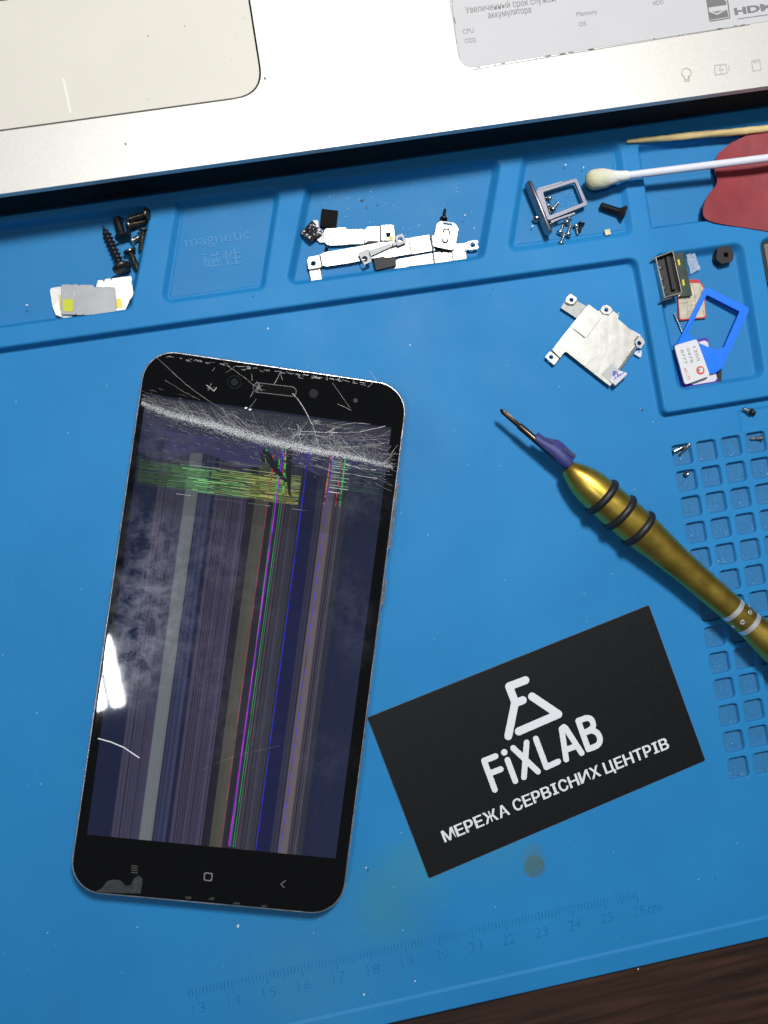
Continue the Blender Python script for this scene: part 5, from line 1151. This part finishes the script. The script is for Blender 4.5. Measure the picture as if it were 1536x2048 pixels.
# ------------------------------------------------------------------ toothpick, swab, red plectrum
pts = [(1254, 283.5, 3.5), (1300, 277.5, 3.8), (1400, 267, 4.0), (1560, 252, 4.2)]
a = Vector(P(1253, 283.5, 3.6)); c = Vector(P(1620, 250, 4.1)); L_ = (c - a).length
rr_ = lambda t, th, r: r * (1 + .06 * math.sin(3 * th + t * .3) + .04 * math.sin(t * 1.3 + th))
mb = MB(); mb.lathe(a, c, [(0, .35), (.4, .5), (4, .75)] + [(x, min(1.05, .75 + (x - 4) * .02)) for x in np.arange(6, L_, 1.5)] + [(L_, 1.0)], 20, rf=rr_)
mw = mat('bamboo', (0.60, 0.47, 0.22), .6, bump=.05, bscale=600, var=.15, vscale=200); n = mw.node_tree
tag(mb.build('toothpick', mw, smooth=True, angle=60), 'pale wooden toothpick lying on the top rim of the mat above the swab', 'toothpick')
sw = thing('cotton_swab', (*P(1300, 348, 0)[:2], 3), 'white cotton swab with a yellowed tip lying over the tray divider', 'cotton swab')
a = Vector(P(1171, 361.5, 6.6)); c = Vector(P(1560, 313, 8.5)); L_ = (c - a).length
def rsw(t, th, r): return r * (1 + .018 * math.sin(2 * th + t * 1.1) + .010 * math.sin(5 * th - t * 1.7 + 1) + .008 * math.sin(9 * th + t * 4))
mb = MB(); hp = [(0, .4), (.3, 1.35), (.9, 2.2), (1.8, 2.78), (3.0, 3.0), (4.4, 2.95), (6, 2.7), (7.8, 2.2), (9.6, 1.75), (11.4, 1.5), (12.8, 1.35), (13.4, 1.1)]
hx = np.linspace(0, 13.4, 40); hr = np.interp(hx, [q[0] for q in hp], [q[1] for q in hp]); mb.lathe(a, c, list(zip(hx, hr)), 36, rf=rsw)
mc = mat('cotton', (0.72, 0.73, 0.66), .95, bump=.12, bscale=2600, sub=.3); n = mc.node_tree; L = n.links; b = n.nodes['Principled BSDF']; t = n.nodes.new('ShaderNodeTexCoord')
v_ = n.nodes.new('ShaderNodeVectorMath'); v_.operation = 'DISTANCE'; q = (np.array(a) - np.array(sw['_o'])) * MM; v_.inputs[1].default_value = tuple(q + np.array([.0015, -.001, 0])); L.new(t.outputs['Object'], v_.inputs[0])
r_ = n.nodes.new('ShaderNodeMapRange'); L.new(v_.outputs['Value'], r_.inputs[0]); r_.inputs[1].default_value = .002; r_.inputs[2].default_value = .0085
no = n.nodes.new('ShaderNodeMix'); no.data_type = 'RGBA'; no.inputs[6].default_value = (.60, .58, .38, 1); no.inputs[7].default_value = (.75, .77, .76, 1); L.new(r_.outputs[0], no.inputs[0]); L.new(no.outputs[2], b.inputs['Base Color'])
for k in range(900):
    t = random.uniform(0, 11); th = random.uniform(0, 6.28); r0 = float(np.interp(t, hx, hr)); dd = (c - a).normalized(); y_ = Vector((0, 0, 1)).cross(dd).normalized(); z_ = dd.cross(y_)
    nr = y_ * math.cos(th) + z_ * math.sin(th); q0 = a + dd * t + nr * (r0 - .05); q1 = q0 + nr * random.uniform(.1, .38) + dd * random.uniform(-.7, .7) + nr.cross(dd) * random.uniform(-.7, .7); w_ = dd.cross(nr) * .018
    mb.add([q0 - w_, q0 + w_, q1], [(0, 1, 2)])
mb.build('cotton_head', mc, sw, smooth=True)
mb = MB(); mb.lathe(a, c, [(9, 1.12), (L_ + 40, 1.18)], 24); mb.build('plastic_stick', mat('stick_white', (0.70, 0.72, 0.80), .4, sub=.2), sw, smooth=True)

outl = [(1640, 250), (1536, 262), (1500, 267), (1465, 283), (1440, 303), (1431, 325), (1433, 345), (1438, 360), (1432, 372), (1420, 385), (1411, 400), (1406, 416), (1406, 430), (1412, 438), (1428, 444), (1455, 449), (1480, 452), (1536, 461), (1640, 475)]
o2 = round_poly([P(u, v, 3.9)[:2] for u, v in outl], 2, 3); cen = np.array(P(1510, 370, 3.9)[:2]); K = 9; vs = []; fs = []; n = len(o2)
zfn = lambda x, y: 3.45 + .35 * math.sin((x - 120) * .16) + .30 * math.sin((y - 80) * .22 + (x - 120) * .08) + .25 * math.exp(-((x - 136) ** 2 + (y - 92) ** 2) / 12)
for sgn in (0, 1):
    for j in range(K + 1):
        for p in o2:
            q = cen + (np.array(p) - cen) * (1 - j / K * .999); vs.append((q[0], q[1], zfn(*q) + (.0 if sgn == 0 else -.55)))
for sgn in (0, 1):
    b0 = sgn * (K + 1) * n
    for j in range(K):
        for k in range(n):
            f = (b0 + j * n + k, b0 + j * n + (k + 1) % n, b0 + (j + 1) * n + (k + 1) % n, b0 + (j + 1) * n + k); fs.append(f if sgn == 1 else tuple(reversed(f)))
for k in range(n): fs.append((k, (k + 1) % n, (K + 1) * n + (k + 1) % n, (K + 1) * n + k))
mb = MB(); mb.add(vs, fs)
tag(mb.build('red_pad', mat('red_soft_plastic', (0.25, 0.028, 0.038), .5, bump=.12, bscale=200, var=.16, vscale=90), smooth=True, angle=50), 'wavy edged dark red plastic pad under the swab stick at the right', 'plastic pad')

# ------------------------------------------------------------------ dust and lint on the mat
mb = MB()
def fleck(u, v, z, r, el=1.6):
    p = P(u, v, z); a = random.uniform(0, 3.1); k6 = [(math.cos(k), math.sin(k)) for k in np.arange(0, 6.2, 1.05)]
    o = [(p[0] + r * (el * x * math.cos(a) - y * math.sin(a)) * random.uniform(.7, 1.1), p[1] + r * (el * x * math.sin(a) + y * math.cos(a)) * random.uniform(.7, 1.1)) for x, y in k6]; mb.prism(o, z, z + .08)
for u, v, r in [(54, 610, .25), (476, 1852, .35), (536, 657, .22), (1276, 2008 - 70, .2), (830, 1962, .22), (728, 1989, .25), (170, 402, .2), (732, 1735, .2), (1110, 1964, .3), (1420, 1190, .2), (820, 690, .2), (930, 430, .2), (1131, 330, .25), (1167, 335, .2), (1065, 452, .25), (1237, 627, .2)]:
    z = 0.01; fleck(u, v, (TOP if v < 500 or u < 100 and v < 650 else 0) + .01, r)
for k in range(260):
    u, v = random.uniform(5, 1500), random.uniform(720, 1990); q = P(u, v, 0)
    if q[0] > 112: continue
    fleck(u, v, .01, random.choice([.03, .04, .05, .06, .11]))
for k in range(60):      # dust on the raised rim and in the trays
    u = random.uniform(600, 990); fleck(u, 440 - (u - 600) * .14 + random.uniform(-45, 90), .015, random.uniform(.05, .11))
for k in range(90):
    i, j = random.choice([0, 1, 2, 3]), random.randrange(13); x = CX0 + i * CP + random.uniform(-2.6, 2.6); y = CY0 - j * CP - abs(random.gauss(2.2, .8))
    if y < CY0 - j * CP - 2.8: continue
    r = random.uniform(.05, .14); mb.prism([(x + r * math.cos(k2) * random.uniform(.6, 1.5), y + r * math.sin(k2)) for k2 in np.arange(0, 6.2, 1.05)], -1.5, -1.35)
o = mb.build('lint_dust', mat('lint_white', (0.6, 0.66, 0.72), .7)); o['kind'] = 'stuff'; tag(o, 'white specks of lint and dust scattered over the blue mat', 'dust')
mb = MB()
for u, v, r, e in [(724, 401, .35, 2.2), (733, 416, .2, 3), (755, 411, .25, 1.3), (796, 430, .15, 1.5), (1284, 820, .35, 1.2), (736, 1740, .2, 3), (1430, 1757, .15, 1.5), (1090, 938, .2, 1.2), (506, 593, .2, 1.2), (985, 577, .2, 1), (1366, 962, .15, 1.5)]: fleck(u, v, .012 + (TOP if v > 570 and v < 600 else 0), r, e)
for k in range(70):
    i, j = random.choice([0, 1, 2]), random.randrange(13); s = random.choice([(-1, 0), (1, 0), (0, -1), (0, 1)]); x = CX0 + i * CP + s[0] * 2.7 + (s[0] == 0) * random.uniform(-2.3, 2.3); y = CY0 - j * CP + s[1] * 2.7 + (s[1] == 0) * random.uniform(-2.3, 2.3)
    r = random.uniform(.06, .16); mb.prism([(x + r * math.cos(k2) * random.uniform(.6, 1.5), y + r * math.sin(k2)) for k2 in np.arange(0, 6.2, 1.05)], -1.5, -1.38)
o = mb.build('dark_crumbs', mat('crumb_dark', (0.03, 0.035, 0.04), .7)); o['kind'] = 'stuff'; tag(o, 'dark crumbs of dirt lying in the trays and pockets of the mat', 'dirt')
mb = MB()
for u, v, r in ((1112, 1964, .3), (1452, 1978, .35)):
    p = P(u, v, -2.5); mb.prism([(p[0] + r * math.cos(k) * 1.2, p[1] + r * math.sin(k)) for k in np.arange(0, 6.2, 1.05)], -2.59, -2.45)
for o in list(bpy.data.objects):
    if '_o' in o: del o['_o']
